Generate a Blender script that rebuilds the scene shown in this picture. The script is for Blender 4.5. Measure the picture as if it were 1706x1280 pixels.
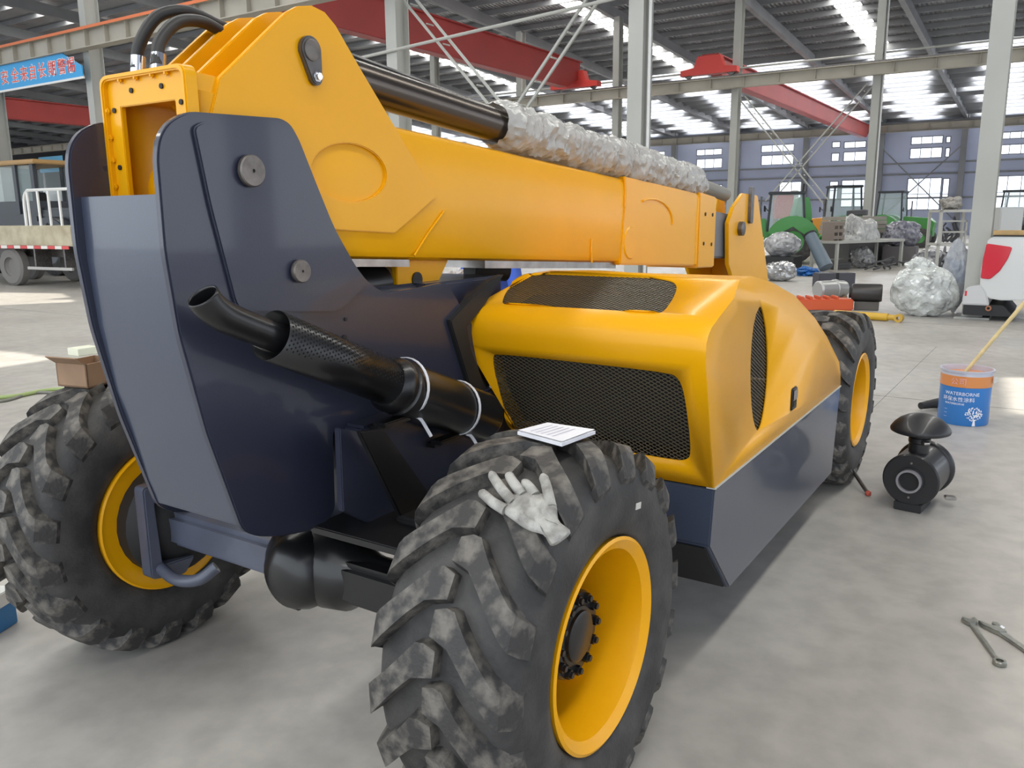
import bpy, bmesh, math, random, mathutils
from mathutils import Vector, Matrix
from math import sin, cos, pi, radians, tan, sqrt, atan2
random.seed(7)
S = bpy.context.scene
for o in list(bpy.data.objects): bpy.data.objects.remove(o, do_unlink=True)
COL = S.collection

# ------------------------------------------------------------------ camera
FPX = 1370.0; TH = radians(11.45); ROLL = radians(0.5); PHI = radians(32.88)
CAM = Vector((-1.836, -2.028, 1.656))
_fw = Vector((cos(PHI), sin(PHI), 0)); _rt = Vector((sin(PHI), -cos(PHI), 0)); _up = Vector((0, 0, 1))
CF = cos(TH)*_fw - sin(TH)*_up; _U = sin(TH)*_fw + cos(TH)*_up
CR = cos(ROLL)*_rt - sin(ROLL)*_U; CU = sin(ROLL)*_rt + cos(ROLL)*_U
cam = bpy.data.cameras.new('camera'); cam_o = bpy.data.objects.new('camera', cam); COL.objects.link(cam_o)
cam.sensor_width = 36; cam.sensor_fit = 'HORIZONTAL'; cam.lens = FPX/1706*36; cam.clip_end = 300; cam.clip_start = .02
mt = Matrix((CR, CU, -CF)).transposed().to_4x4(); mt.translation = CAM
cam_o.matrix_world = mt
S.camera = cam_o

def ray(px, py): return CF + CR*((px-853)/FPX) - CU*((py-640)/FPX)
def on(px, py, x=None, y=None, z=None):
    """point where the photo's line of sight meets the plane x=, y= or z="""
    d = ray(px, py)
    t = (x-CAM.x)/d.x if x is not None else (y-CAM.y)/d.y if y is not None else (z-CAM.z)/d.z
    return CAM + d*t
def G(px, py): return on(px, py, z=0)

# ------------------------------------------------------------------ world, sun, exposure
w = bpy.data.worlds.new('sky'); S.world = w; w.use_nodes = True
bg = w.node_tree.nodes['Background']; bg.inputs[0].default_value = (.86, .93, 1.0, 1); bg.inputs[1].default_value = 1.8
SUN_DIR = Vector((-.30, .42, -.86)).normalized()
sl = bpy.data.lights.new('sun', 'SUN'); sl.energy = 5.0; sl.angle = radians(.6); sl.color = (1, .93, .82)
so = bpy.data.objects.new('sun', sl); COL.objects.link(so); so.location = (0, 0, 30)
so.rotation_euler = SUN_DIR.to_track_quat('-Z', 'Y').to_euler()
SKYLIGHT = 10.0
vs = S.view_settings; vs.view_transform = 'Standard'; vs.look = 'None'; vs.exposure = 0.36; vs.gamma = 1.0; vs.use_curve_mapping = False

# ------------------------------------------------------------------ materials
def M(name, col, rough=.5, metal=0., coat=0., var=0., scale=4., bump=0., bscale=60., col2=None, emit=0., spec=.5, detail=4., lo=.35, hi=.7, alpha=1., trans=0.):
    m = bpy.data.materials.new(name); m.use_nodes = True
    nt = m.node_tree; b = nt.nodes['Principled BSDF']
    c = (*col, 1)
    b.inputs['Base Color'].default_value = c; b.inputs['Roughness'].default_value = rough; b.inputs['Metallic'].default_value = metal
    b.inputs['Coat Weight'].default_value = coat; b.inputs['Coat Roughness'].default_value = .06
    b.inputs['Specular IOR Level'].default_value = spec
    b.inputs['Alpha'].default_value = alpha; b.inputs['Transmission Weight'].default_value = trans
    tc = None
    if var or col2 or bump:
        tc = nt.nodes.new('ShaderNodeTexCoord')
    if var or col2:
        n = nt.nodes.new('ShaderNodeTexNoise'); n.inputs['Scale'].default_value = scale; n.inputs['Detail'].default_value = detail
        nt.links.new(tc.outputs['Object'], n.inputs['Vector'])
        r = nt.nodes.new('ShaderNodeValToRGB'); r.color_ramp.elements[0].position = lo; r.color_ramp.elements[1].position = hi
        k2 = col2 or tuple(min(1, v*(1+var)) for v in col); k1 = col if col2 else tuple(v*(1-var) for v in col)
        r.color_ramp.elements[0].color = (*k1, 1); r.color_ramp.elements[1].color = (*k2, 1)
        nt.links.new(n.outputs['Fac'], r.inputs['Fac']); nt.links.new(r.outputs['Color'], b.inputs['Base Color'])
    if bump:
        n2 = nt.nodes.new('ShaderNodeTexNoise'); n2.inputs['Scale'].default_value = bscale; n2.inputs['Detail'].default_value = 3
        nt.links.new(tc.outputs['Object'], n2.inputs['Vector'])
        bp = nt.nodes.new('ShaderNodeBump'); bp.inputs['Strength'].default_value = bump; bp.inputs['Distance'].default_value = .01
        nt.links.new(n2.outputs['Fac'], bp.inputs['Height']); nt.links.new(bp.outputs['Normal'], b.inputs['Normal'])
    if emit:
        b.inputs['Emission Color'].default_value = c; b.inputs['Emission Strength'].default_value = emit
    return m

YEL = M('yellow_paint', (.88, .415, .002), .34, coat=.26, var=.03, scale=2, bump=.02, bscale=25, spec=.25)
YEL.node_tree.nodes['Principled BSDF'].inputs['Coat Roughness'].default_value = .20
NAV = M('navy_paint', (.030, .034, .058), .34, coat=.45, bump=.05, bscale=220)
NAV2 = M('grey_blue_paint', (.046, .058, .092), .30, coat=.5, bump=.03, bscale=180)
BLK = M('black_paint', (.009, .009, .010), .33, coat=.15)
BLKM = M('black_matt', (.015, .015, .016), .6)
RUB = M('tyre_rubber', (.032, .031, .031), .62, col2=(.085, .080, .076), scale=9, bump=.25, bscale=90, lo=.38, hi=.75)
LUG = M('tread_rubber', (.040, .038, .037), .62, col2=(.17, .155, .135), scale=22, bump=.3, bscale=90, lo=.44, hi=.66, detail=9)
STEEL = M('bare_steel', (.42, .40, .38), .32, 1.0, var=.2, scale=14)
DSTEEL = M('dark_steel', (.15, .14, .135), .38, .8, var=.25, scale=20)
CHROME = M('chrome', (.75, .75, .76), .15, 1.0)
PIN = M('pin_steel', (.20, .18, .165), .45, .7, var=.2, scale=30)
CYLG = M('cylinder_bronze_grey', (.12, .10, .085), .22, .9)
RUBH = M('hose_rubber', (.022, .022, .022), .45)
WHITE = M('white_paint', (.75, .75, .73), .35, coat=.3)
PAPER = M('paper', (.80, .80, .84), .85, var=.03, scale=20)
GLOVE = M('dirty_white_glove', (.24, .23, .21), .9, col2=(.46, .45, .42), scale=22, bump=.3, bscale=260, lo=.35, hi=.6)
CARD = M('cardboard', (.33, .21, .13), .8, var=.1, scale=8)
CONC = None

# ------------------------------------------------------------------ geometry helpers
class B:
    def __init__(s): s.bm = bmesh.new()
    def box(s, c, d, rot=None, bev=0., seg=2):
        r = bmesh.ops.create_cube(s.bm, size=1)
        vs_ = r['verts']
        m = Matrix.Translation(Vector(c)) @ (rot.to_4x4() if rot else Matrix.Identity(4)) @ Matrix.Diagonal((*d, 1))
        bmesh.ops.transform(s.bm, matrix=m, verts=vs_)
        if bev:
            es = list({e for v in vs_ for e in v.link_edges})
            bmesh.ops.bevel(s.bm, geom=es, offset=bev, segments=seg, affect='EDGES', clamp_overlap=True)
        return s
    def box2(s, a, b, bev=0.):
        a = Vector(a); b = Vector(b)
        return s.box((a+b)/2, [abs(v) for v in (b-a)], bev=bev)
    def prism(s, pts, a0, a1, axis='y', bev=0., seg=2, holes=()):
        """extrude a 2D outline (with optional holes); axis y: pts are (x,z); x: (y,z); z: (x,y)"""
        def p3(p, a):
            return (p[0], a, p[1]) if axis == 'y' else (a, p[0], p[1]) if axis == 'x' else (p[0], p[1], a)
        bm = bmesh.new()
        es = []
        for loop in [pts, *holes]:
            vv = [bm.verts.new(p3(p, a0)) for p in loop]
            es += [bm.edges.new((vv[i], vv[(i+1) % len(vv)])) for i in range(len(vv))]
        if holes: bmesh.ops.triangle_fill(bm, edges=es, use_beauty=True, use_dissolve=False)
        else: bm.faces.new(vv)
        ext = bmesh.ops.extrude_face_region(bm, geom=bm.faces[:])
        d = Vector(p3((0, 0), a1-a0))
        bmesh.ops.translate(bm, vec=d, verts=[v for v in ext['geom'] if isinstance(v, bmesh.types.BMVert)])
        bmesh.ops.recalc_face_normals(bm, faces=bm.faces[:])
        if bev:
            ee = [e for e in bm.edges if len(e.link_faces) == 2 and e.calc_face_angle(0) > radians(40)]
            bmesh.ops.bevel(bm, geom=ee, offset=bev, segments=seg, affect='EDGES', clamp_overlap=True)
        s._merge(bm); return s
    def _merge(s, bm):
        me = bpy.data.meshes.new('tmp'); bm.to_mesh(me); bm.free(); s.bm.from_mesh(me); bpy.data.meshes.remove(me)
    def tube(s, pts, r, n=12, cap=True, closed=False):
        pts = [Vector(p) for p in pts]; k = len(pts)
        rs = r if isinstance(r, (list, tuple)) else [r]*k
        rings = []; prev = None
        for i, p in enumerate(pts):
            if closed: t = (pts[(i+1) % k]-pts[i-1]).normalized()
            else: t = (pts[min(i+1, k-1)]-pts[max(i-1, 0)]).normalized()
            if prev is None:
                a = Vector((0, 0, 1)) if abs(t.z) < .9 else Vector((1, 0, 0))
                u = t.cross(a).normalized()
            else:
                u = (prev - t*prev.dot(t)).normalized()
            prev = u; v = t.cross(u)
            rings.append([s.bm.verts.new(p+(u*cos(2*pi*j/n)+v*sin(2*pi*j/n))*rs[i]) for j in range(n)])
        for i in range(k if closed else k-1):
            A, C = rings[i], rings[(i+1) % k]
            for j in range(n): s.bm.faces.new((A[j], A[(j+1) % n], C[(j+1) % n], C[j]))
        if cap and not closed:
            s.bm.faces.new(rings[0][::-1]); s.bm.faces.new(rings[-1])
        return s
    def lathe(s, prof, c=(0, 0, 0), axis='z', n=32, closed=False, sweep=2*pi, mat=None):
        """prof: list of (radius, height along the axis)"""
        c = Vector(c); rings = []
        for r, h in prof:
            ring = []
            for j in range(n):
                a = 2*pi*j/n
                if axis == 'z': q = Vector((r*cos(a), r*sin(a), h))
                elif axis == 'y': q = Vector((r*cos(a), h, r*sin(a)))
                else: q = Vector((h, r*cos(a), r*sin(a)))
                if mat: q = mat @ q
                ring.append(s.bm.verts.new(c+q))
            rings.append(ring)
        m = len(rings)
        for i in range(m if closed else m-1):
            A, C = rings[i], rings[(i+1) % m]
            for j in range(n):
                try: s.bm.faces.new((A[j], A[(j+1) % n], C[(j+1) % n], C[j]))
                except ValueError: pass
        if not closed:
            for rg, (r, h) in ((rings[0], prof[0]), (rings[-1], prof[-1])):
                if r > 1e-4:
                    try: s.bm.faces.new(rg)
                    except ValueError: pass
        return s
    def quad(s, *p):
        s.bm.faces.new([s.bm.verts.new(q) for q in p]); return s
    def grid(s, f, nu, nv):
        V = [[s.bm.verts.new(f(i/nu, j/nv)) for j in range(nv+1)] for i in range(nu+1)]
        for i in range(nu):
            for j in range(nv): s.bm.faces.new((V[i][j], V[i+1][j], V[i+1][j+1], V[i][j+1]))
        return s
    def ico(s, c, r, sub=2, scale=(1, 1, 1)):
        x = bmesh.ops.create_icosphere(s.bm, subdivisions=sub, radius=r)
        bmesh.ops.transform(s.bm, matrix=Matrix.Translation(Vector(c)) @ Matrix.Diagonal((*scale, 1)), verts=x['verts'])
        return s
    def xf(s, m):
        bmesh.ops.transform(s.bm, matrix=m, verts=s.bm.verts[:]); return s
    def mesh(s, name, mat, smooth=38, norm=True):
        bmesh.ops.remove_doubles(s.bm, verts=s.bm.verts[:], dist=1e-5)
        if norm: bmesh.ops.recalc_face_normals(s.bm, faces=s.bm.faces[:])
        me = bpy.data.meshes.new(name); s.bm.to_mesh(me); s.bm.free()
        for m in (mat if isinstance(mat, (list, tuple)) else [mat]): me.materials.append(m)
        if smooth:
            me.polygons.foreach_set('use_smooth', [True]*len(me.polygons))
            me.set_sharp_from_angle(angle=radians(smooth))
        return me
    def obj(s, name, mat, parent=None, smooth=38, loc=None, rotz=None, norm=True):
        return link(name, s.mesh(name, mat, smooth, norm), parent, loc, rotz)
def link(name, me, parent=None, loc=None, rotz=None):
    o = bpy.data.objects.new(name, me); COL.objects.link(o)
    if parent: o.parent = parent
    if loc is not None: o.location = loc
    if rotz is not None: o.rotation_euler = (0, 0, rotz)
    return o
def tag(o, label, cat, group=None, kind=None):
    if label: o['label'] = label
    if cat: o['category'] = cat
    if group: o['group'] = group
    if kind: o['kind'] = kind
    return o
def thing(name, label, cat, loc=(0, 0, 0), rotz=0, group=None):
    o = bpy.data.objects.new(name, None); COL.objects.link(o); o.location = loc; o.rotation_euler = (0, 0, rotz)
    o.empty_display_size = .1
    return tag(o, label, cat, group)
def struct(o): o['kind'] = 'structure'; return o
def arc(cx, cy, r, a0, a1, n=8, ry=None):
    return [(cx+r*cos(radians(a0+(a1-a0)*i/n)), cy+(ry or r)*sin(radians(a0+(a1-a0)*i/n))) for i in range(n+1)]
def roundpoly(pts, r, n=5):
    """round every corner of a 2D polygon; r is a number or one radius per corner"""
    out = []; k = len(pts)
    for i in range(k):
        p = Vector(pts[i]); a = Vector(pts[i-1]); c = Vector(pts[(i+1) % k])
        rr = r[i] if isinstance(r, (list, tuple)) else r
        if rr <= 0: out.append(tuple(p)); continue
        u = (a-p); v = (c-p); d = min(rr, u.length*.45, v.length*.45)
        A = p+u.normalized()*d; C = p+v.normalized()*d
        for j in range(n+1):
            t = j/n; out.append(tuple(A*(1-t)**2+p*2*t*(1-t)+C*t*t))
    return out
def smoothpath(pts, n=8):
    """Catmull-Rom through 3D points"""
    P = [Vector(p) for p in pts]; P = [P[0]*2-P[1]]+P+[P[-1]*2-P[-2]]; out = []
    for i in range(1, len(P)-2):
        for j in range(n):
            t = j/n; a, b_, c, d = P[i-1:i+3]
            out.append(.5*((2*b_)+(c-a)*t+(2*a-5*b_+4*c-d)*t*t+(3*b_-a-3*c+d)*t**3))
    return out+[P[-2]]
def XZ(pts, y): return [(on(px, py, y=y).x, on(px, py, y=y).z) for px, py in pts]
def text_mesh(txt, size, mat, extr=.002, offset=0.):
    cu = bpy.data.curves.new('text', 'FONT'); cu.body = txt; cu.size = size; cu.extrude = extr; cu.align_x = 'CENTER'; cu.offset = offset; cu.resolution_u = 3
    o = bpy.data.objects.new('text', cu); COL.objects.link(o)
    me = bpy.data.meshes.new_from_object(o.evaluated_get(bpy.context.evaluated_depsgraph_get()))
    bpy.data.objects.remove(o); bpy.data.curves.remove(cu)
    me.materials.clear(); me.materials.append(mat); return me
def crumple(c, r, scale, seed, amp=.18, sub=4, freq=2.2, flat=None):
    b = B().ico((0, 0, 0), 1, sub)
    for v in b.bm.verts:
        n = v.co.normalized(); q = Vector((n.x*1.5+n.z*.6, n.y*1.5-n.x*.3, n.z*.55))
        k = 1+amp*mathutils.noise.noise(n*freq*.7+Vector((seed, 0, 0)))-amp*.8*abs(mathutils.noise.noise(q*freq*1.6+Vector((0, seed, 0))))-amp*.28*abs(mathutils.noise.noise(q*freq*4+Vector((0, 0, seed))))
        v.co = Vector((n.x*scale[0], n.y*scale[1], n.z*scale[2]))*k*r
        if flat is not None and v.co.z < flat: v.co.z = flat
    b.xf(Matrix.Translation(Vector(c))); return b
# ================================================================== the hall
FLOORM = M('concrete_floor', (.37, .35, .322), .42, col2=(.47, .45, .415), scale=.9, bump=.06, bscale=14, detail=8, lo=.3, hi=.72)
nt = FLOORM.node_tree; bs = nt.nodes['Principled BSDF']
_n = nt.nodes.new('ShaderNodeTexNoise'); _n.inputs['Scale'].default_value = .7; _n.inputs['Detail'].default_value = 5
_t = nt.nodes.new('ShaderNodeTexCoord'); nt.links.new(_t.outputs['Object'], _n.inputs['Vector'])
_m = nt.nodes.new('ShaderNodeMapRange'); _m.inputs['From Min'].default_value = .3; _m.inputs['From Max'].default_value = .7
_m.inputs['To Min'].default_value = .30; _m.inputs['To Max'].default_value = .52
nt.links.new(_n.outputs['Fac'], _m.inputs['Value']); nt.links.new(_m.outputs['Result'], bs.inputs['Roughness'])
_r = [n for n in nt.nodes if n.type == 'VALTORGB'][0]
_n2 = nt.nodes.new('ShaderNodeTexNoise'); _n2.inputs['Scale'].default_value = 7; _n2.inputs['Detail'].default_value = 9; nt.links.new(_t.outputs['Object'], _n2.inputs['Vector'])
_m2 = nt.nodes.new('ShaderNodeMapRange'); _m2.inputs['From Min'].default_value = .35; _m2.inputs['From Max'].default_value = .62; _m2.inputs['To Min'].default_value = .86; _m2.inputs['To Max'].default_value = 1.04
nt.links.new(_n2.outputs['Fac'], _m2.inputs['Value'])
_n3 = nt.nodes.new('ShaderNodeTexNoise'); _n3.inputs['Scale'].default_value = 1.7; _n3.inputs['Detail'].default_value = 6; nt.links.new(_t.outputs['Object'], _n3.inputs['Vector'])
_m3 = nt.nodes.new('ShaderNodeMapRange'); _m3.inputs['From Min'].default_value = .62; _m3.inputs['From Max'].default_value = .74; _m3.inputs['To Min'].default_value = 1.0; _m3.inputs['To Max'].default_value = .85
nt.links.new(_n3.outputs['Fac'], _m3.inputs['Value'])
_x1 = nt.nodes.new('ShaderNodeMath'); _x1.operation = 'MULTIPLY'; nt.links.new(_m2.outputs['Result'], _x1.inputs[0]); nt.links.new(_m3.outputs['Result'], _x1.inputs[1])
_x2 = nt.nodes.new('ShaderNodeVectorMath'); _x2.operation = 'SCALE'; nt.links.new(_r.outputs['Color'], _x2.inputs[0]); nt.links.new(_x1.outputs[0], _x2.inputs['Scale'])
nt.links.new(_x2.outputs[0], bs.inputs['Base Color'])
RX0, RX1, RY0, RY1 = -16., 72., -16., 96.
fl = struct(B().box2((RX0, RY0, -.2), (RX1, RY1, 0)).obj('floor', FLOORM, smooth=0))
jm = M('joint_dirt', (.14, .135, .13), .8)
for jy in (4.0,):
    B().box2((4, jy-.006, -.004), (60, jy+.006, .0006)).obj('floor_joint', jm, fl, smooth=0)
B().tube([G(1440, 694)+Vector((0, 0, -.004)), G(1560, 578)+Vector((0, 0, -.004))], .005, 6).obj('floor_joint', jm, fl, smooth=0)
for jx in (6.3, 12.2):
    B().box2((jx-.006, -12, -.004), (jx+.006, 40, .0006)).obj('floor_joint', jm, fl, smooth=0)

def roofz(x): return 11.3-.055*(x-34.5)
ROOFM = M('roof_sheet', (.34, .345, .36), .28, .5, var=.15, scale=.6)
_nt = ROOFM.node_tree; _w = _nt.nodes.new('ShaderNodeTexWave'); _w.bands_direction = 'Y'; _w.inputs['Scale'].default_value = 1.6
_tc = _nt.nodes.new('ShaderNodeTexCoord'); _nt.links.new(_tc.outputs['Object'], _w.inputs['Vector'])
_bp = _nt.nodes.new('ShaderNodeBump'); _bp.inputs['Strength'].default_value = .8; _bp.inputs['Distance'].default_value = .05
_nt.links.new(_w.outputs['Fac'], _bp.inputs['Height']); _nt.links.new(_bp.outputs['Normal'], _nt.nodes['Principled BSDF'].inputs['Normal'])
PURM = M('roof_steel', (.23, .235, .245), .55, var=.1, scale=1)
SKYM = M('skylight_sheet', (1, .98, .92), .5, emit=SKYLIGHT)
# sun falls through three unseen roof openings added for the floor patches: opening = patch on the floor carried back along the sun's direction
patches = [[G(-90, 486), G(108, 489), G(128, 503), G(-90, 513)], [G(-60, 579), G(40, 588), G(98, 598), G(-60, 622)], [G(1673, 629), G(1730, 630), G(1740, 693), G(1685, 690)]]
sun_holes = []
for q in patches:
    h = []
    for p in q:
        t = (roofz(p.x)-p.z)/-SUN_DIR.z
        for _ in range(5): t = (roofz(p.x-SUN_DIR.x*t))/-SUN_DIR.z
        h.append((p.x-SUN_DIR.x*t, p.y-SUN_DIR.y*t))
    sun_holes.append(h)
rb = B()
rb.prism([(RX0, RY0), (RX1+1, RY0), (RX1+1, RY1), (RX0, RY1)], 0, .08, 'z', holes=sun_holes)
for v in rb.bm.verts: v.co.z += roofz(v.co.x)
roof = struct(rb.obj('ceiling', ROOFM, smooth=0))
# purlins run along y under the sheets, rafters along x
ang = math.atan(.055)
for i in range(40):
    x = 13.5+i*1.5
    B().box2((x-.05, -6, roofz(x)-(.24 if x < 47 else .36)), (x+.05, RY1-.2, roofz(x)-.004)).obj('purlin', PURM, roof, smooth=0)
for k in range(-1, 16):
    y = 4.2+5.85*k
    pts = [(12, roofz(12)-.75), (RX1, roofz(RX1)-.55), (RX1, roofz(RX1)-.22), (12, roofz(12)-.22)]
    B().prism(pts, y-.12, y+.12).obj('rafter', PURM, roof, smooth=0)
# skylight sheets: chains of panels between the purlins
for y in (-4.9, 6.75, 17.6, 29.7, 41.4, 53.1, 75.0):
    spans = [(13.59+i*1.5, 14.91+i*1.5) for i in range(23)]
    if y < 20: spans += [(-15+i*5.7, -9.5+i*5.7) for i in range(5)]
    for a, c in spans:
        b = B().quad((a, y-.55, roofz(a)-.012), (c, y-.55, roofz(c)-.012), (c, y+.55, roofz(c)-.012), (a, y+.55, roofz(a)-.012))
        b.obj('skylight_panel', SKYM, roof, smooth=0)

# glowing strips added between the far purlins: bright streaks, more light on the wall
rd = random.Random(11)
GLOWM = M('glowing_strip', (.95, .97, 1), .5, emit=24.0)
for k in range(-2, 9):
    for i in range(23, 39):
        y = 4.2+5.85*(k+.5)+rd.uniform(-.5, .5); hw = rd.uniform(.9, 2.1)
        c = 14.91+i*1.5; a = c-.24
        B().quad((a, y-hw, roofz(a)-.012), (c, y-hw, roofz(c)-.012), (c, y+hw, roofz(c)-.012), (a, y+hw, roofz(a)-.012)).obj('added_glow_strip', GLOWM, roof, smooth=0)

# walls
WALLM = M('blue_grey_cladding', (.47, .51, .66), .6, var=.05, scale=.4)
wt = [(1518, 228, 1571, 239), (1576, 227, 1584, 238), (1516, 247, 1569, 263), (1575, 246, 1582, 262), (1512, 297, 1565, 350), (1571, 297, 1578, 350),
      (1665, 220, 1720, 230), (1663, 241, 1720, 256), (1657, 293, 1720, 348),
      (1386, 236, 1400, 246), (1406, 236, 1443, 246), (1385, 255, 1398, 269), (1405, 253, 1443, 268), (1382, 302, 1395, 333), (1402, 300, 1439, 345),
      (1268, 242, 1323, 252), (1268, 259, 1322, 274), (1298, 303, 1338, 330), (1160, 249, 1203, 258), (1160, 265, 1203, 280), (1180, 308, 1203, 322), (1080, 253, 1108, 262)]
rects = []
for x0, y0, x1, y1 in wt:
    a = on(x0, y0, x=RX1); c = on(x1, y1, x=RX1); rects.append((c.y, a.y, c.z, a.z))
wb = B().prism([(RY0, 0), (RY1, 0), (RY1, roofz(RX1)), (RY0, roofz(RX1))], RX1, RX1+.25, 'x', holes=[[(a, c), (b_, c), (b_, d), (a, d)] for a, b_, c, d in rects])
wfar = struct(wb.obj('wall_back', WALLM, smooth=0))
FRM = M('window_frame', (.2, .21, .25), .5)
GLASS = M('window_glass', (.95, .97, 1), .02, trans=1.0, spec=.2)
for n, (a, b_, c, d) in enumerate(rects):
    fb = B()
    for p, q in (((RX1+.02, a, c), (RX1+.10, b_, c+.07)), ((RX1+.02, a, d-.07), (RX1+.10, b_, d)), ((RX1+.02, a, c), (RX1+.10, a+.07, d)), ((RX1+.02, b_-.07, c), (RX1+.10, b_, d))): fb.box2(p, q)
    k = max(1, round((b_-a)/.85))
    for i in range(1, k): fb.box2((RX1+.03, a+(b_-a)*i/k-.025, c), (RX1+.09, a+(b_-a)*i/k+.025, d))
    if d-c > 1.5: fb.box2((RX1+.03, a, (c+d)/2-.025), (RX1+.09, b_, (c+d)/2+.025))
    wo = struct(fb.obj('window_%d' % (n+1), FRM, smooth=0))
    for i in range(k):
        u0 = a+(b_-a)*i/k; u1 = a+(b_-a)*(i+1)/k
        B().box2((RX1+.055, u0, c), (RX1+.06, u1, d)).obj('pane', GLASS, wo, smooth=0)
# horizontal girts and posts on the far wall
for z in (2.9, 4.75, 5.6, 8.75):
    B().box2((RX1-.14, RY0, z-.07), (RX1, RY1, z+.07)).obj('girt', PURM, wfar, smooth=0)
B().box2((RX1-.7, RY0, 8.15), (RX1-.35, RY1, 8.75)).obj('girder', PURM, wfar, smooth=0)
for k in range(-1, 14):
    y = 4.2+5.85*k
    B().box2((RX1-.62, y-.2, 0), (RX1, y+.2, roofz(RX1)-.2)).obj('wall_post', PURM, wfar, smooth=0)
DARKW = M('dark_cladding', (.10, .10, .11), .7, var=.1, scale=.3)
wl = struct(B().box2((RX0, RY1, 0), (RX1, RY1+.25, 13.5)).obj('wall_left', DARKW, smooth=0))
# right wall beyond the frame, with daylight windows (seen only as reflections)
rh = []
for k in range(-2, 12):
    x = 2+k*5.85
    rh += [[(x, .9), (x+4.6, .9), (x+4.6, 4.3), (x, 4.3)], [(x, 5.2), (x+4.6, 5.2), (x+4.6, 7.2), (x, 7.2)]]
struct(B().prism([(RX0, 0), (RX1, 0), (RX1, roofz(RX1)), (RX0, roofz(RX0))], RY0-.25, RY0, 'y', holes=rh).obj('wall_right', WALLM, smooth=0))

# ---------------------------------------------------------------- columns, crane rails, cranes
COLM = M('grey_green_column_paint', (.40, .40, .37), .5, var=.06, scale=.7)
RAILM = M('crane_beam_paint', (.40, .37, .31), .55, var=.1, scale=.8)
REDM = M('crane_red_paint', (.34, .035, .03), .45, var=.08, scale=.8)
REDB = M('crane_bright_red', (.58, .05, .04), .45)
ORG = M('orange_conductor_bar', (.65, .17, .06), .5)
def column(x, y, z1, d, wdt, label, pipe=False, bracket=None):
    t = thing('steel_column', label, 'column', (x, y, 0), group='steel columns of the hall')
    B().box2((-d/2, -wdt/2, 0), (-d/2+.02, wdt/2, z1)).obj('flange', COLM, t, smooth=0)
    B().box2((d/2-.02, -wdt/2, 0), (d/2, wdt/2, z1)).obj('flange', COLM, t, smooth=0)
    B().box2((-d/2+.02, -.01, 0), (d/2-.02, .01, z1)).obj('web', COLM, t, smooth=0)
    B().box2((-d/2-.1, -wdt/2-.1, 0), (d/2+.1, wdt/2+.1, .03)).obj('base_plate', COLM, t, smooth=0)
    if bracket:
        s = bracket
        B().prism([(s*d/2, 6.55), (s*(d/2+.45), 6.55), (s*(d/2+.45), 6.35), (s*d/2, 5.95)], -.12, .12).obj('rail_bracket', COLM, t, smooth=0)
    if pipe: B().tube([(-.05, -wdt/2-.06, 0), (-.05, -wdt/2-.06, z1)], .035, 10).obj('conduit', WHITE, t)
    return t
XA, XM = 13.2, 34.5
near_lab = ['wide grey steel column standing behind the white pickup', 'thick pale column rising behind the plastic-wrapped boom cylinder', 'steel column behind the dark boom cylinder with laced brace beside it',
            'steel column hidden behind the yellow boom lugs', 'steel column at the end of the blue safety banner', 'steel column behind the dark wheel loader under the banner']
for i, y in enumerate((-1.10, 4.88, 10.86, 16.85, 22.8, 28.8)):
    column(XA+.25, y, roofz(XA)-.7, .46, .30, near_lab[i], pipe=(i == 1), bracket=None)
mid_lab = ['slender steel column with cable beside the green machines', 'slender steel column carrying the middle crane beam beside the red crane end truck', 'slender steel column under the end of the long red crane girder',
           'slender steel column seen through the red crane girder', 'slender steel column behind the dark boom cylinder far away', 'far slender column near the left of the middle crane beam', 'far slender column behind the blue banner bay', 'most distant slender column of the middle row']
for i in range(8):
    y = (4.3, 9.95, 15.6, 20.9, 26.3, 32.2, 38.0, 43.9)[i]
    column(XM+.2, y, roofz(XM)-.7, .44, .30, mid_lab[i], pipe=(i == 0))
def rail(x, z0, z1, y0, y1, label, stiff, bar=None):
    t = thing('crane_rail_beam', label, 'crane beam', (x, y0, z0), group='crane rail beams')
    L = y1-y0; h = z1-z0
    B().box2((-.17, 0, 0), (.17, L, .025)).obj('bottom_flange', RAILM, t, smooth=0)
    B().box2((-.20, 0, h-.03), (.20, L, h)).obj('top_flange', RAILM, t, smooth=0)
    B().box2((-.008, 0, .025), (.008, L, h-.03)).obj('web', RAILM, t, smooth=0)
    me = B().box2((-.15, -.008, .025), (.15, .008, h-.03)).mesh('stiffener', RAILM, 0)
    n = int(L/stiff)
    for i in range(n+1): link('stiffener', me, t, loc=(0, i*stiff+.05, 0))
    B().box2((-.035, 0, h), (.035, L, h+.09)).obj('rail', DSTEEL, t, smooth=0)
    if bar: B().box2((-.21, 0, h-.05), (-.20, L, h+.03)).obj('conductor_bar', ORG, t, smooth=0)
    return t
rail(XA-.28, 6.6, 7.13, -6, 60, 'near crane beam with orange edge running above the blue banner', 1.0, True)
rail(XM-.3, 6.97, 7.42, -8, 70, 'long beige crane beam carrying the red crane end truck', 1.45)
rail(RX1-1.6, 7.9, 8.45, -8, 80, 'distant grey crane beam along the window wall', 1.45)
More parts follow.
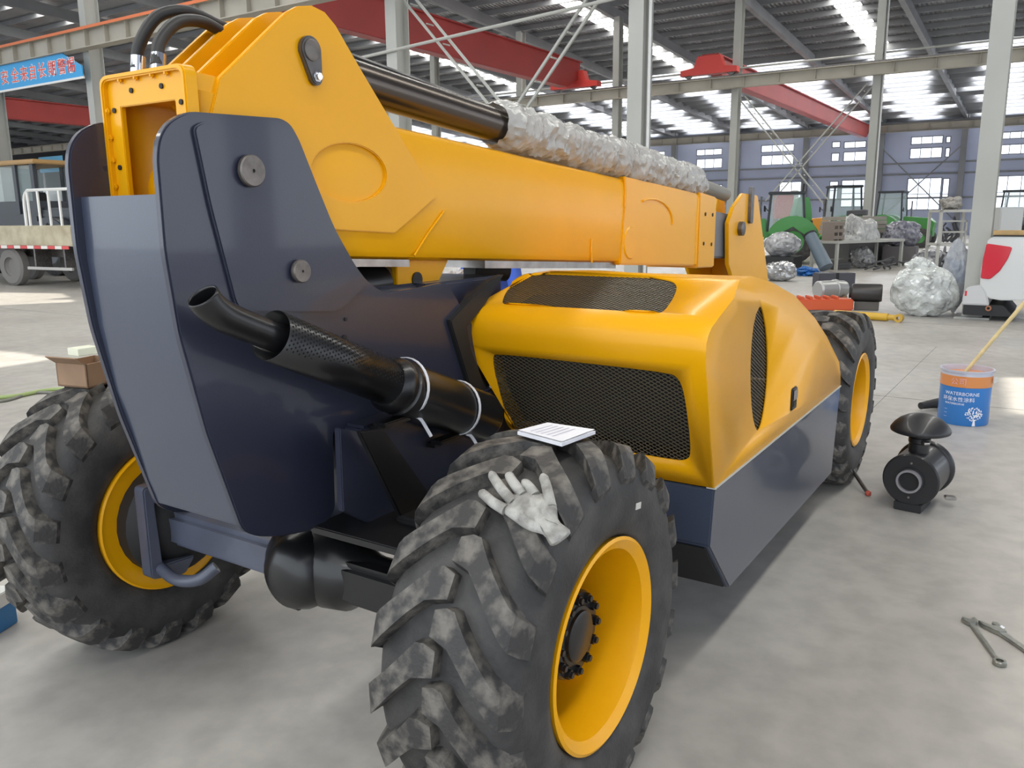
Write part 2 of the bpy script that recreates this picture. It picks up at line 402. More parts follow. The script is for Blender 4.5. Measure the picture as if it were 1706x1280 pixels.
def girder(x0, x1, y, zb, h, wd, mat, label, ends=True, trolley=None):
    t = thing('bridge_crane', label, 'crane', (x0, y, zb), group='overhead bridge cranes')
    L = x1-x0
    B().prism([(.0, .55), (1.2, 0), (L-1.2, 0), (L, .55), (L, h), (0, h)], -wd/2, wd/2, bev=.02).obj('girder', mat, t, smooth=0)
    for s in (-1, 1): B().box2((0, s*wd/2-.04, h-.05), (L, s*wd/2+.12*s, h)).obj('top_plate', mat, t, smooth=0)
    if ends:
        for e in ((0, L) if ends == True else (0,)):
            B().prism([(-1.25, .10), (1.25, .10), (1.25, .32), (.65, .40), (.5, .85), (-.5, .85), (-.65, .40), (-1.25, .32)], e-.2, e+.2, 'x').obj('end_truck', REDB, t, smooth=0)
            for s in (-1, 1): B().lathe([(.18, -.08), (.18, .08)], (e, s*.95, .17), 'x', 16).obj('wheel', DSTEEL, t)
    return t
girder(XA-.28, XM-.3, 17.55, 7.52, 1.25, .5, REDM, 'long dull-red bridge crane girder crossing above the boom')
girder(XM-.3, RX1-1.83, 11.0, 7.52, .95, .5, REDM, 'red bridge crane with bright end truck on the beige beam', ends=1.5)
girder(XA+1.2, XM-1.2, 49.0, 7.45, 1.15, .6, REDM, 'far red bridge crane beyond the dark wheel loader', ends=False)
# laced cross braces between columns
def brace(x, pts, label, gap=.24, r=.028):
    t = thing('laced_brace', label, 'brace', (x, 0, 0), group='laced column braces')
    (y0, z0), (y1, z1) = pts
    d = Vector((0, y1-y0, z1-z0)); L = d.length; d.normalize(); nn = Vector((0, -d.z, d.y))
    a = Vector((0, y0, z0)); rotm = d.to_track_quat('Y', 'X').to_matrix()
    for s in (-1, 1):
        B().box(a+d*L/2+nn*s*gap/2, (.05, L, .05), rotm).obj('chord', COLM, t, smooth=0)
    n = int(L/.55)
    for i in range(n):
        c = a+d*(i+.5)*L/n
        B().box(c, (.02, .03, gap), rotm).obj('rung', COLM, t, smooth=0)
brace(XA+.3, ((10.62, 6.55), (7.98, 3.75)), 'laced steel brace slanting down towards the dark boom cylinder')
brace(XA+.3, ((5.1, 6.75), (7.75, 3.75)), 'laced steel brace slanting up towards the thick pale column')
brace(XM+.3, ((9.7, 6.6), (6.0, 2.2)), 'laced brace slanting down from the column beside the red end truck')
brace(XM+.3, ((4.6, 6.7), (8.4, 2.2)), 'laced brace slanting down from the slender column with cable')
tag(B().tube([(XA-.02, 16.8, 5.0), (XA-.02, -1, 6.05)], .035, 8).obj('tie_rod', COLM), 'thin pale tie rod stretched between the near columns', 'rod')
tag(B().tube([(XM+.3, 44, 7.75), (XM+.3, -6, 7.9)], .04, 8).obj('tie_rod', COLM), 'thin rod running above the beige crane beam', 'rod')
def wall_brace(y0, y1, z0, z1, label):
    o = thing('wall_brace', label, 'brace', (RX1-.5, 0, 0), group='cross braces on the window wall')
    for a, c in (((0, y0, z0), (0, y1, z1)), ((0, y1, z0), (0, y0, z1))):
        B().tube([a, c], .05, 6).obj('bar', PURM, o)
wall_brace(4.2, 10.05, 1.0, 6.9, 'crossing bars in front of the tall window near the wide column')

# ---------------------------------------------------------------- banner signs
BLUE = M('banner_blue', (.045, .36, .72), .5)
REDT = M('banner_red_letters', (.75, .06, .03), .5); WHT = M('banner_white_edge', (.85, .85, .85), .5)
def yz_text(txt, size, mat, parent, x, yc, z, offset=0., name='lettering'):
    me = text_mesh(txt, size, mat, .004, offset)
    # text plane XY -> wall facing -x, reading towards -y
    me.transform(Matrix(((0, 0, -1, 0), (-1, 0, 0, 0), (0, 1, 0, 0), (0, 0, 0, 1))))
    return link(name, me, parent, loc=(x, yc, z))
bt = thing('banner_sign', 'blue safety banner with red Chinese lettering under the near crane beam', 'sign', (XA-.32, 25.4, 5.86))
B().prism([(-2.9, .0), (3.2, 0), (3.2, .74), (-1.95, .74), (-2.9, .30)], -.02, .02, 'x').obj('panel', BLUE, bt, smooth=0)
B().box2((-.03, -2.95, -.06), (.02, 3.2, -.0)).obj('lower_frame', WHITE, bt, smooth=0)
chars = '安全来自长期警惕'
for i, ch in enumerate(chars):
    yy = on(*[(8, 129), (25, 125), (40, 121), (54, 117), (69, 112), (86, 106), (102, 101), (118, 106)][i], x=XA-.34).y-25.4
    yz_text(ch, .47, WHT, bt, -.024, yy, .20, .016, 'letter_outline')
    yz_text(ch, .47, REDT, bt, -.030, yy, .20, 0, 'letter')
b2 = thing('banner_sign', 'small distant blue board with orange lettering behind the loader', 'sign', tuple(on(84, 274, x=24.)), group=None)
B().box2((-.03, -1.3, -.42), (.0, 1.1, .42)).obj('panel', M('board_blue', (.10, .33, .52), .5), b2, smooth=0)
for yy in (-1.1, .9): B().box2((0, yy-.05, -b2.location.z), (.08, yy+.05, .4)).obj('post', PURM, b2, smooth=0)
for yy in (.25, -.45):
    B().box2((-.045, yy-.22, -.12), (-.03, yy+.22, .12)).obj('letter_block', M('board_orange', (.65, .24, .14), .5), b2, smooth=0)
# ================================================================== telehandler
TEL = thing('telehandler', 'yellow and navy telescopic handler with its boom lowered, standing on the concrete floor', 'telehandler')
CK = .205
# ---- cheek plates (right one traced on its plane, left one mirrored)
cheek_px = [(262, 262), (266, 228), (281, 203), (312, 185), (470, 197), (486, 207), (500, 232), (556, 375), (592, 440), (612, 468), (640, 488), (700, 480), (745, 470), (800, 560),
            (800, 690), (720, 730), (600, 740), (556, 712), (560, 850), (545, 872), (510, 887), (470, 894), (430, 895), (405, 885), (345, 722), (300, 562), (275, 420)]
cheek = XZ(cheek_px, -CK)
cheek = roundpoly(cheek, [.03]*len(cheek), 3)
for s in (-1, 1):
    B().prism(cheek, s*CK, s*(CK-.025), bev=.006).obj('cheek_plate', NAV, TEL)
dbl = XZ([(318, 212), (335, 203), (470, 209), (484, 220), (498, 243), (553, 378), (588, 443), (606, 478), (560, 520), (400, 520), (388, 505), (345, 340)], -CK)
B().prism(roundpoly(dbl, .03, 4), -CK-.012, -CK+.002, bev=.004).obj('doubler_plate', NAV, TEL)
# ---- rear panel between the cheeks
prof = [(-.566, 1.72), (-.567, 1.55), (-.555, 1.37), (-.524, 1.18), (-.485, 1.03), (-.47, .97), (-.45, .89), (-.425, .81)]
B().prism([(x+.012, z) for x, z in prof]+[(x+.035, z) for x, z in prof[::-1]], -CK+.02, CK-.02).obj('rear_panel', NAV2, TEL)
B().prism([(-.415, .815), (-.39, .83), (-.05, .90), (-.05, .86), (-.36, .78)], -CK+.02, CK-.02).obj('rear_panel_foot', NAV, TEL, smooth=0)
# ---- chassis body forward of the tower
B().prism([(-CK+.012, .86), (-CK+.012, 1.27), (-CK+.03, 1.30), (-.10, 1.425), (.10, 1.425), (CK-.03, 1.30), (CK-.012, 1.27), (CK-.012, .86)], .05, .66, 'x', bev=.008).obj('chassis_body', NAV, TEL)
B().box2((.5, -.15, 1.15), (1.0, .15, 1.424), bev=.01).obj('chassis_top', NAV, TEL)
B().prism([(.10, .60), (3.75, .60), (3.75, .98), (.10, 1.0)], -.24, .24, bev=.01).obj('chassis_beam', NAV, TEL)
B().prism(XZ([(743, 534), (775, 500), (810, 468), (834, 457), (803, 505), (772, 545), (778, 580), (797, 630), (848, 728), (822, 728), (775, 640)], -CK), -CK-.02, -CK+.015, bev=.004).obj('hood_seal_flange', BLKM, TEL)
B().box2((.60, -.19, .78), (.84, -.10, 1.30)).obj('hood_gap_filler', BLKM, TEL, smooth=0)  # dark filler box, added to close a bright gap beside the hood
# pins and bolt holes on the cheek
for (px, py), r in (((418, 285), .042), ((500, 452), .033)):
    p = on(px, py, y=-CK-.02)
    for s in (-1, 1):
        o = B().lathe([(r*.2, -.006), (r, -.004), (r, .006), (r*.92, .010), (r*.12, .010), (r*.1, .004), (0.0001, .004)], (0, 0, 0), 'y', 32).obj('pivot_pin', PIN, TEL, loc=(p.x, s*(CK+.022), p.z))
        if s < 0: o.scale = (1, -1, 1)
for px, py, r in ((575, 532, .006), (573, 563, .010)):
    p = on(px, py, y=-CK); B().lathe([(r, -.004), (r, .004)], (p.x, -CK-.001, p.z), 'y', 12).obj('bolt_hole', BLKM, TEL)

# ---- boom
BW = .165
def bt_(x): return 1.957-.0625*(x-.413)
def bb_(x): return 1.512-.0555*(x-.455)
XB0, XB1 = -.43, 3.22
tb = B()
xs = [XB0, .2, 1.2, 2.2, XB1]
def ring(x):
    w_, t_, l_ = BW-.002, bt_(x), bb_(x); c = .03
    return [Vector((x, -w_, l_+c)), Vector((x, -w_, t_-c)), Vector((x, -w_+c*.3, t_-c*.3)), Vector((x, -w_+c, t_)), Vector((x, w_-c, t_)), Vector((x, w_, t_-c)), Vector((x, w_, l_+c)), Vector((x, w_-c, l_)), Vector((x, -w_+c, l_)), Vector((x, -w_+c*.3, l_+c*.3))]
R_ = [[tb.bm.verts.new(p) for p in ring(x)] for x in xs]
for a, c in zip(R_, R_[1:]):
    for j in range(10): tb.bm.faces.new((a[j], a[(j+1) % 10], c[(j+1) % 10], c[j]))
boom = tb.obj('boom_tube', YEL, TEL, 25)
md = boom.modifiers.new('thick', 'SOLIDIFY'); md.thickness = .012; md.offset = -1
# rear flange frame with raised lip
zf0, zf1 = 1.585, 2.032
fr = B().prism(roundpoly([(-.172, zf0), (.172, zf0), (.172, zf1), (-.172, zf1)], .025, 4), -.452, -.436, 'x', holes=[[(-.118, zf0+.05), (.118, zf0+.05), (.118, zf1-.075), (-.118, zf1-.075)]], bev=.003).obj('rear_flange', YEL, boom)
lip = B().prism(roundpoly([(-.184, zf0-.01), (.184, zf0-.01), (.184, zf1+.008), (-.184, zf1+.008)], .03, 4), -.468, -.428, 'x', holes=[roundpoly([(-.170, zf0), (.170, zf0), (.170, zf1-.006), (-.170, zf1-.006)], .024, 4)], bev=.004).obj('flange_lip', YEL, boom)
me = B().lathe([(.007, -.003), (.007, .003)], axis='x', n=10).mesh('bolt_hole', BLKM)
for y, z in ((.145, 1.95), (.145, 1.8), (.145, 1.66), (.06, 1.995), (-.07, 1.995), (-.145, 1.95), (-.145, 1.80)): link('bolt_hole', me, boom, loc=(-.4535, y, z))
me = B().box((0, 0, 0), (.012, .014, .016), bev=.004).mesh('weld_tack', YEL)
for z in (1.62, 1.69, 1.75, 1.82, 1.88, 1.95): link('weld_tack', me, boom, loc=(-.458, .168, z))
for y in (-.1, -.04, .03, .1): link('weld_tack', me, boom, loc=(-.458, y, 2.024))
B().lathe([(.075, -.14), (.075, .14)], (-.28, 0, 1.735), 'y', 28).obj('pivot_tube', YEL, boom)
B().lathe([(.105, .10), (.105, .13)], (-.28, 0, 1.735), 'y', 28).obj('pivot_boss', YEL, boom)
# top transition behind the lugs
B().prism([(-.435, 2.028), (-.33, 2.022), (.10, 1.99), (.10, 1.95), (-.435, 1.98)], -BW+.004, BW-.004, bev=.004).obj('boom_top_plate', YEL, boom)
# lug plates
lug_px = [(366, 130), (455, 42), (478, 20), (497, 10), (520, 9), (542, 20), (560, 42), (600, 112), (655, 205), (728, 328), (658, 389), (560, 383), (520, 383), (470, 330), (430, 290), (340, 240)]
lugp = XZ(lug_px, -BW-.008)
c0 = on(585, 288, y=-BW-.008)
hole = [(c0.x+.165*cos(2*pi*i/36), c0.z-.0+.088*sin(2*pi*i/36)) for i in range(36)]
for yc in (-1, 1):
    B().prism(lugp, yc*(BW+.008), yc*(BW-.012), bev=.003, holes=[hole]).obj('boom_side_plate', YEL, boom)
inner = [(x, z) for x, z in XZ([(366, 130), (455, 42), (478, 20), (497, 10), (520, 9), (542, 20), (560, 42), (600, 112), (655, 205), (640, 215), (400, 180)], -BW-.008)]
for yc in (-.035, .085):
    B().prism(inner, yc-.01, yc+.01, bev=.003).obj('cylinder_lug', YEL, boom)
# retainer plate and bolt on the lug
pa = on(518, 84, y=-BW-.02); pb = on(527, 128, y=-BW-.02)
tear = []
for i in range(13): a = radians(-10+200*i/12); tear.append((pa.x+.040*cos(a), pa.z+.040*sin(a)))
for i in range(9): a = radians(190+160*i/8); tear.append((pb.x+.024*cos(a), pb.z+.024*sin(a)))
rp = B().prism(tear, -BW-.024, -BW-.006, bev=.003).obj('pin_retainer', DSTEEL, TEL)
B().lathe([(.030, 0), (.030, .004), (.026, .006), (.0001, .006)], (pa.x, -BW-.024, pa.z), 'y', 28, mat=Matrix.Diagonal((1, -1, 1))).obj('pin_end', PIN, rp)
B().lathe([(.016, 0), (.016, .003), (.011, .004), (.011, .012), (.0001, .012)], (pb.x, -BW-.024, pb.z), 'y', 6, mat=Matrix.Diagonal((1, -1, 1))).obj('bolt', CHROME, rp, smooth=20)
# welds, side reinforcement at the middle and front of the boom
def seam(pts, r, par=boom): B().tube([on(px, py, y=-BW-.002) for px, py in pts], r, 8).obj('weld_seam', YEL, par)
seam([(740, 352), (716, 385), (700, 410), (690, 426)], .004)
seam([(1040, 294), (1042, 318), (1041, 345)], .007)
seam([(986, 438), (985, 415), (986, 398)], .005)
B().prism([(2.08, bb_(2.08)-.012), (XB1, bb_(XB1)-.012), (XB1, bt_(XB1)+.008), (2.12, bt_(2.12)+.008), (2.12, bt_(2.12)-.16)], -BW-.004, BW+.004, bev=.008).obj('front_sleeve', YEL, boom)
rc = on(1085, 372, y=-BW-.004)
aw = [Vector((rc.x+.30*cos(radians(a)), -BW-.006, rc.z+.13*sin(radians(a)))) for a in range(-5, 120, 8)]
B().tube(aw, .006, 6).obj('weld_seam', YEL, boom)
c1 = on(1050, 405, y=-BW-.004)
B().lathe([(.085, 0), (.08, .006), (.0001, .006)], (0, 0, 0), 'y', 24, mat=Matrix.Diagonal((1, -1, 1))).obj('round_plug', YEL, boom, loc=(c1.x, -BW-.004, c1.z))
# lower bar under the boom
B().prism([(.0, bb_(0)), (.42, bb_(.42)-.0), (.42, bb_(.42)-.025), (.0, bb_(0)-.025)], -BW+.02, BW-.02).obj('wear_strip', STEEL, boom, smooth=0)
B().prism([(.9, bb_(.9)), (2.1, bb_(2.1)), (2.1, bb_(2.1)-.03), (.9, bb_(.9)-.03)], -BW+.03, BW-.03).obj('wear_strip', STEEL, boom, smooth=0)
# front collar
col_ = B().prism([(XB1-.03, bb_(XB1)-.025), (3.50, bb_(3.5)-.02), (3.50, bt_(3.5)+.01), (XB1-.03, bt_(XB1)+.02)], -BW-.014, BW+.014, bev=.008).obj('front_collar', YEL, boom)
seam([(1163, 330), (1160, 385), (1158, 440)], .010)
me = B().lathe([(.012, -.003), (.012, .003)], axis='y', n=10).mesh('bolt_hole', BLKM)
for px, py in ((1175, 357), (1187, 358), (1172, 406), (1185, 407)):
    p = on(px, py, y=-BW-.014); link('bolt_hole', me, boom, loc=(p.x, -BW-.0145, p.z))
# inner telescope and head
B().prism([(3.4, bb_(3.4)+.04), (4.3, bb_(4.3)+.04), (4.3, bt_(4.3)-.07), (3.4, bt_(3.4)-.07)], -.125, .125, bev=.012).obj('inner_boom', M('grey_primer', (.16, .175, .20), .4), TEL)
hd = XZ([(1213, 440), (1213, 372), (1222, 345), (1238, 322), (1262, 326), (1268, 372), (1281, 480), (1281, 560), (1240, 540), (1222, 470)], -.165)
HEAD = B().prism(hd, -.168, -.140, bev=.005).obj('boom_head', YEL, TEL)
B().prism(hd, .140, .168, bev=.005).obj('head_plate', YEL, HEAD)
B().prism([(4.35, 1.0), (4.75, .9), (4.75, 1.5), (4.35, 1.5)], -.142, .142, bev=.01).obj('head_web', YEL, HEAD)
B().prism([(3.84, 1.60), (3.96, 1.80), (4.06, 1.82), (4.12, 1.62)], -.04, .04, bev=.006).obj('head_lug', YEL, HEAD)
p = on(1232, 381, y=-.168); B().lathe([(.05, 0), (.05, .03), (.035, .035), (.0001, .035)], (p.x, -.168, p.z), 'y', 20, mat=Matrix.Diagonal((1, -1, 1))).obj('head_pin', DSTEEL, HEAD)
p = on(1249, 340, y=-.168); B().prism(roundpoly([(p.x-.035, p.z-.14), (p.x+.035, p.z-.14), (p.x+.035, p.z+.12), (p.x-.035, p.z+.12)], .03), -.19, -.168).obj('retainer', DSTEEL, HEAD)
# ---- extension cylinder on top, wrapped in plastic film
cy = -.085
C0 = on(590, 133, y=cy); C1 = on(820, 208, y=cy); C2 = on(1160, 305, y=cy); C3 = on(1200, 322, y=cy)
ax = (C2-C0).normalized()
B().tube([C0-ax*.3, C1+ax*.15], .066, 32).obj('boom_cylinder', CYLG, TEL)
B().tube([C2-ax*.3, C3+ax*.1], .045, 16).obj('cylinder_rod_end', M('rod_end_grey', (.25, .24, .21), .5), TEL)
q0 = on(598, 98, y=cy); q1 = on(822, 182, y=cy); B().tube([q0-(q1-q0)*.2, q0, q1, q1+(q1-q0)*.1], .010, 8).obj('feed_pipe', BLK, TEL)
FILM = M('plastic_film', (.52, .51, .48), .20, var=.12, scale=9, bump=.5, bscale=40, alpha=.86, coat=.3)
random.seed(3)
nseg, nr = 150, 40
Lw = (C2-C1).length
uu = ax.cross(Vector((0, 0, 1))).normalized(); vv_ = uu.cross(ax)
folds = sorted(random.uniform(0, 1) for _ in range(26))
import mathutils
def ridged(v): return 1-2*abs(mathutils.noise.noise(v))
def film(i, j):
    t = i; a = 2*pi*j; ca, sa = cos(a), sin(a)
    ph = t*9.5+.22*sin(a+t*30)+.25*mathutils.noise.noise(Vector((t*12, ca, sa)))
    base = .080+.016*abs(sin(pi*ph))**.6
    n1 = .013*ridged(Vector((t*22, 1.3*ca+t*9, 1.3*sa)))+.009*ridged(Vector((t*60, 3.1*ca, 3.1*sa+t*20)))+.012*mathutils.noise.noise(Vector((t*7, 1.5*ca, 1.5*sa)))
    e = min(1, t/.03)*min(1, (1-t)/.04)
    r = (base+n1)*(.80+.20*e)
    return C1+ax*Lw*t+uu*ca*r+vv_*sa*r*(1.0 if sa > 0 else .9)
B().grid(film, 420, 56).obj('plastic_wrap', FILM, TEL, 42)
# ---- hydraulic hoses at the boom's rear end
for k, (bx, by, pk) in enumerate((((228, 120), .075, [(232, 75), (262, 28), (310, 19), (360, 40), (398, 62)]), ((262, 116), .02, [(266, 70), (295, 38), (335, 36), (372, 55), (398, 72)]))):
    base = on(bx[0], bx[1], x=-.40)
    yb = base.y
    pts = [Vector((base.x, yb, 1.99)), Vector((base.x, yb, 2.06))]
    for i, (px, py) in enumerate(pk): pts.append(on(px, py, y=yb+((.128, .118)[k]-yb)*(i+1)/5))
    pts.append(pts[-1]+Vector((.10, .0, -.09)))
    hs = B().tube(smoothpath(pts[1:], 8), .017, 14).obj('hydraulic_hose', RUBH, TEL)
    B().tube([pts[0], (base.x, yb, 2.035)], .019, 6).obj('hose_nut', CHROME, hs, smooth=20)
    d = (pts[2]-pts[1]).normalized()
    B().tube([Vector((base.x, yb, 2.035)), pts[1]+d*.035], .020, 20).obj('hose_ferrule', CHROME, hs)
# ---- lift cylinder and bracket below the boom
B().tube([(-.05, -.02, 1.42), (.40, -.02, 1.43)], .065, 24).obj('lift_cylinder', BLK, TEL)
B().prism([(.415, bb_(.415)), (.72, bb_(.72)), (.64, 1.40), (.415, 1.38)], -.09, -.065, bev=.003).obj('boom_bracket', YEL, TEL)
B().prism([(.415, bb_(.415)), (.72, bb_(.72)), (.64, 1.40), (.415, 1.38)], .065, .09, bev=.003).obj('boom_bracket', YEL, TEL)
p = on(694, 466, y=-.09); B().lathe([(.028, 0), (.028, .006), (.0001, .006)], (p.x, -.09, p.z), 'y', 20, mat=Matrix.Diagonal((1, -1, 1))).obj('bracket_pin', BLK, TEL)
B().tube([(1.05, .05, 1.44), (1.22, -.02, 1.43)], .05, 20).obj('hose_bundle_end', BLKM, TEL)

# ---- engine hood
YL, YR, YS = -.20, -1.085, -1.13
mp = [(.85, .722), (.712, 1.18), (.703, 1.225), (.705, 1.262), (.72, 1.292), (.748, 1.315), (.79, 1.331), (1.17, 1.425), (1.32, 1.428), (1.6, 1.385), (1.98, 1.30), (2.40, 1.155), (2.70, 1.025), (2.86, .915), (2.915, .80), (2.925, .722)]
sp = [(.85, .722), (.714, 1.175), (.708, 1.218), (.711, 1.25), (.727, 1.276), (.755, 1.298), (.80, 1.316), (.97, 1.375), (1.278, 1.352), (1.58, 1.29), (1.95, 1.205), (2.36, 1.065), (2.66, .95), (2.84, .87), (2.90, .79), (2.925, .722)]
yl = [-.38, -.168, -.162, -.160, -.162, -.168, -.18]+[YL]*9
hb = B(); bm = hb.bm
VL = [bm.verts.new((x, yl[i], z)) for i, (x, z) in enumerate(mp)]
VR = [bm.verts.new((x, YR, z)) for x, z in mp]
VS = [bm.verts.new((x, YS, z)) for x, z in sp]
VR[0].co.y = YS+.012; VS[0].co.y = YS
def holed(loop, hole3):
    es = []
    for i in range(len(loop)):
        a, c = loop[i], loop[(i+1) % len(loop)]
        e = bm.edges.get((a, c)) or bm.edges.new((a, c)); es.append(e)
    hv = [bm.verts.new(p) for p in hole3]
    es += [bm.edges.new((hv[i], hv[(i+1) % len(hv)])) for i in range(len(hv))]
    bmesh.ops.triangle_fill(bm, edges=es, use_beauty=True, use_dissolve=False)
def lerp2(a, c, t): return (a[0]+(c[0]-a[0])*t, a[1]+(c[1]-a[1])*t)
# rear grille: traced on the slanted rear face (param u=y, t=height 0..1)
def rear_pt(px, py):
    d = ray(px, py); a = Vector((mp[0][0], 0, mp[0][1])); e = Vector((mp[1][0]-mp[0][0], 0, mp[1][1]-mp[0][1])); n = Vector((-e.z, 0, e.x))
    return CAM+d*((a-CAM).dot(n)/d.dot(n))
def top_pt(px, py):
    d = ray(px, py); a = Vector((mp[6][0], 0, mp[6][1])); e = Vector((mp[7][0]-mp[6][0], 0, mp[7][1]-mp[6][1])); n = Vector((-e.z, 0, e.x))
    return CAM+d*((a-CAM).dot(n)/d.dot(n))
def chaikin(P, n=2):
    for _ in range(n):
        Q = []
        for i in range(len(P)):
            a, c = P[i], P[(i+1) % len(P)]; Q += [a*.75+c*.25, a*.25+c*.75]
        P = Q
    return P
rg = chaikin([rear_pt(*p) for p in ((816, 592), (835, 590), (1110, 620), (1132, 630), (1142, 665), (1152, 750), (1146, 768), (1120, 768), (870, 722), (848, 712), (838, 680))])
tg = chaikin([top_pt(*p) for p in ((834, 506), (845, 480), (868, 460), (900, 456), (1000, 452), (1110, 464), (1128, 472), (1126, 490), (1108, 518), (1095, 523), (980, 514), (850, 508))])
ov = [Vector((on(px, py, y=YS).x, YS, on(px, py, y=YS).z)) for px, py in ((1267, 507), (1257, 530), (1251, 580), (1250, 640), (1253, 690), (1259, 716), (1265, 719), (1272, 700), (1279, 650), (1281, 600), (1279, 555), (1273, 520))]
ov = chaikin(ov, 1)
for i in range(len(mp)-1):
    bm.faces.new((VR[i], VR[i+1], VS[i+1], VS[i]))
    if i == 0: holed([VL[0], VR[0], VR[1], VL[1]], rg)
    elif i == 6: holed([VL[6], VR[6], VR[7], VL[7]], tg)
    else: bm.faces.new((VL[i], VR[i], VR[i+1], VL[i+1]))
holed(VS, ov)
bm.faces.new(VL)
hood = hb.obj('engine_hood', YEL, TEL, 34)
md = hood.modifiers.new('thick', 'SOLIDIFY'); md.thickness = .008; md.offset = -1
# grille meshes: crossing strips clipped to each opening, just behind the sheet
GR = M('grille_mesh', (.13, .11, .075), .45, .3)
def grille(poly, depth, cell, asp, wdt, name='grille', mat=GR):
    P0 = sum(poly, Vector())/len(poly)
    nrm = Vector()
    for i in range(len(poly)): nrm += (poly[i]-P0).cross(poly[(i+1) % len(poly)]-P0)
    nrm.normalize()
    if nrm.dot(CAM-P0) < 0: nrm = -nrm
    ux = Vector((0, -1, 0)) if abs(nrm.y) < .5 else Vector((1, 0, 0)); uy = nrm.cross(ux).normalized(); ux = uy.cross(nrm)
    q = [((p-P0).dot(ux), (p-P0).dot(uy)) for p in poly]
    b = B()
    for sgn in (1, -1):
        d = Vector((asp, sgn)).normalized(); n2 = Vector((-d.y, d.x)); off = [Vector(v).dot(n2) for v in q]
        step = cell*asp/sqrt(1+asp*asp); k0 = int(min(off)/step)-1
        for k in range(k0, int(max(off)/step)+2):
            o = k*step; hits = []
            for i in range(len(q)):
                a, c = Vector(q[i]), Vector(q[(i+1) % len(q)]); da, dc = a.dot(n2)-o, c.dot(n2)-o
                if da*dc < 0: hits.append((a+(c-a)*(da/(da-dc))).dot(d))
            hits.sort()
            for h0, h1 in zip(hits[::2], hits[1::2]):
                pts = []
                for hh, ww in ((h0-.004, -wdt), (h1+.004, -wdt), (h1+.004, wdt), (h0-.004, wdt)):
                    v = d*hh+n2*(o+ww/2); pts.append(P0-nrm*(depth+.001*sgn)+ux*v.x+uy*v.y)
                V = [b.bm.verts.new(p) for p in pts]; W2 = [b.bm.verts.new(p-nrm*.0015) for p in pts]
                b.bm.faces.new(V); b.bm.faces.new(W2[::-1])
                for i in range(4): b.bm.faces.new((V[i], W2[i], W2[(i+1) % 4], V[(i+1) % 4]))
    o = b.obj(name, mat, hood, smooth=0); o['kind'] = 'stuff'
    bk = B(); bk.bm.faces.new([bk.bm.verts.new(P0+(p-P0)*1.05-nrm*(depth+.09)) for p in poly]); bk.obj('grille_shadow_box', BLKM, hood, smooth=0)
    return o
grille(rg, .006, .015, 1.7, .0032); grille(tg, .006, .015, 1.7, .0036); grille(ov, .010, .014, 2.2, .0045, mat=M('side_grille_mesh', (.10, .08, .05), .45, .5))
# latch
lp = on(1321, 664, y=YS)
lt = B().box((lp.x, YS-.003, lp.z), (.085, .012, .105), bev=.012, seg=3).obj('hood_latch', BLK, hood)
B().box((lp.x, YS-.011, lp.z+.018), (.062, .006, .045), bev=.004).obj('latch_paddle', STEEL, lt)
B().box((lp.x, YS-.0095, lp.z-.022), (.05, .003, .022)).obj('latch_recess', BLKM, lt)
# ---- side box below the hood
sk = [(.852, .716), (.824, .512), (1.074, .257), (2.846, .232), (2.925, .716)]
SKB = B().prism(sk, YS, -.36, bev=.006).obj('side_box', NAV2, TEL)
B().prism([(.852, .716), (2.925, .716), (2.925, .724), (.852, .724)], YS-.004, YS+.03).obj('edge_strip', M('pale_seal', (.55, .55, .5), .4), SKB, smooth=0)
B().prism([(.826, .50), (1.06, .262), (1.2, .28), (.95, .52)], YS+.02, -.3).obj('lower_guard', BLKM, SKB, smooth=0)

# ---- exhaust: tail pipe, perforated shield, muffler
ey = -.345
E0 = on(350, 505, y=ey); E1 = on(470, 566, y=ey); E2 = on(650, 640, y=ey); E3 = on(808, 697, y=ey)
ed = (E3-E1).normalized()
tail = smoothpath([on(337, 493, y=ey), on(352, 512, y=ey), on(385, 533, y=ey), E1, E1+ed*.2], 6)
TP = B().tube(tail, .040, 24, cap=False).obj('tail_pipe', BLK, TEL)
md = TP.modifiers.new('thick', 'SOLIDIFY'); md.thickness = .004
SH = B().tube([E1-ed*.04, E2], .069, 36, cap=False).obj('perforated_shield', BLK, TEL)
md = SH.modifiers.new('thick', 'SOLIDIFY'); md.thickness = .002
pm = M('perforation', (.002, .002, .002), .9)
su = ed.cross(Vector((0, 0, 1))).normalized(); sv = su.cross(ed)
pb_ = B()
Ls = (E2-E1).length+.03
for i in range(int(Ls/.011)):
    for j in range(22):
        a = pi*(-.15+1.3*(j+.5*(i % 2))/22); c = E1-ed*.03+ed*(i*.011)+(su*cos(a)+sv*sin(a))*.0694
        n_ = (su*cos(a)+sv*sin(a)); t2 = ed.cross(n_)
        pb_.bm.faces.new([pb_.bm.verts.new(c+ed*.0032*cos(k*pi/3)+t2*.0032*sin(k*pi/3)) for k in range(6)])
o = pb_.obj('perforations', pm, SH, smooth=0); o['kind'] = 'stuff'
B().tube([E2-ed*.02, E2+ed*.0, E2+ed*.025, E2+ed*.05], [.072, .088, .090, .078], 36).obj('muffler_collar', BLK, TEL)
MU = B().tube([E2+ed*.03, E2+ed*.045, E3-ed*.03, E3-ed*.008, E3], [.065, .091, .091, .084, .068], 40).obj('muffler', BLK, TEL)
CTIE = M('cable_tie', (.80, .80, .84), .4)
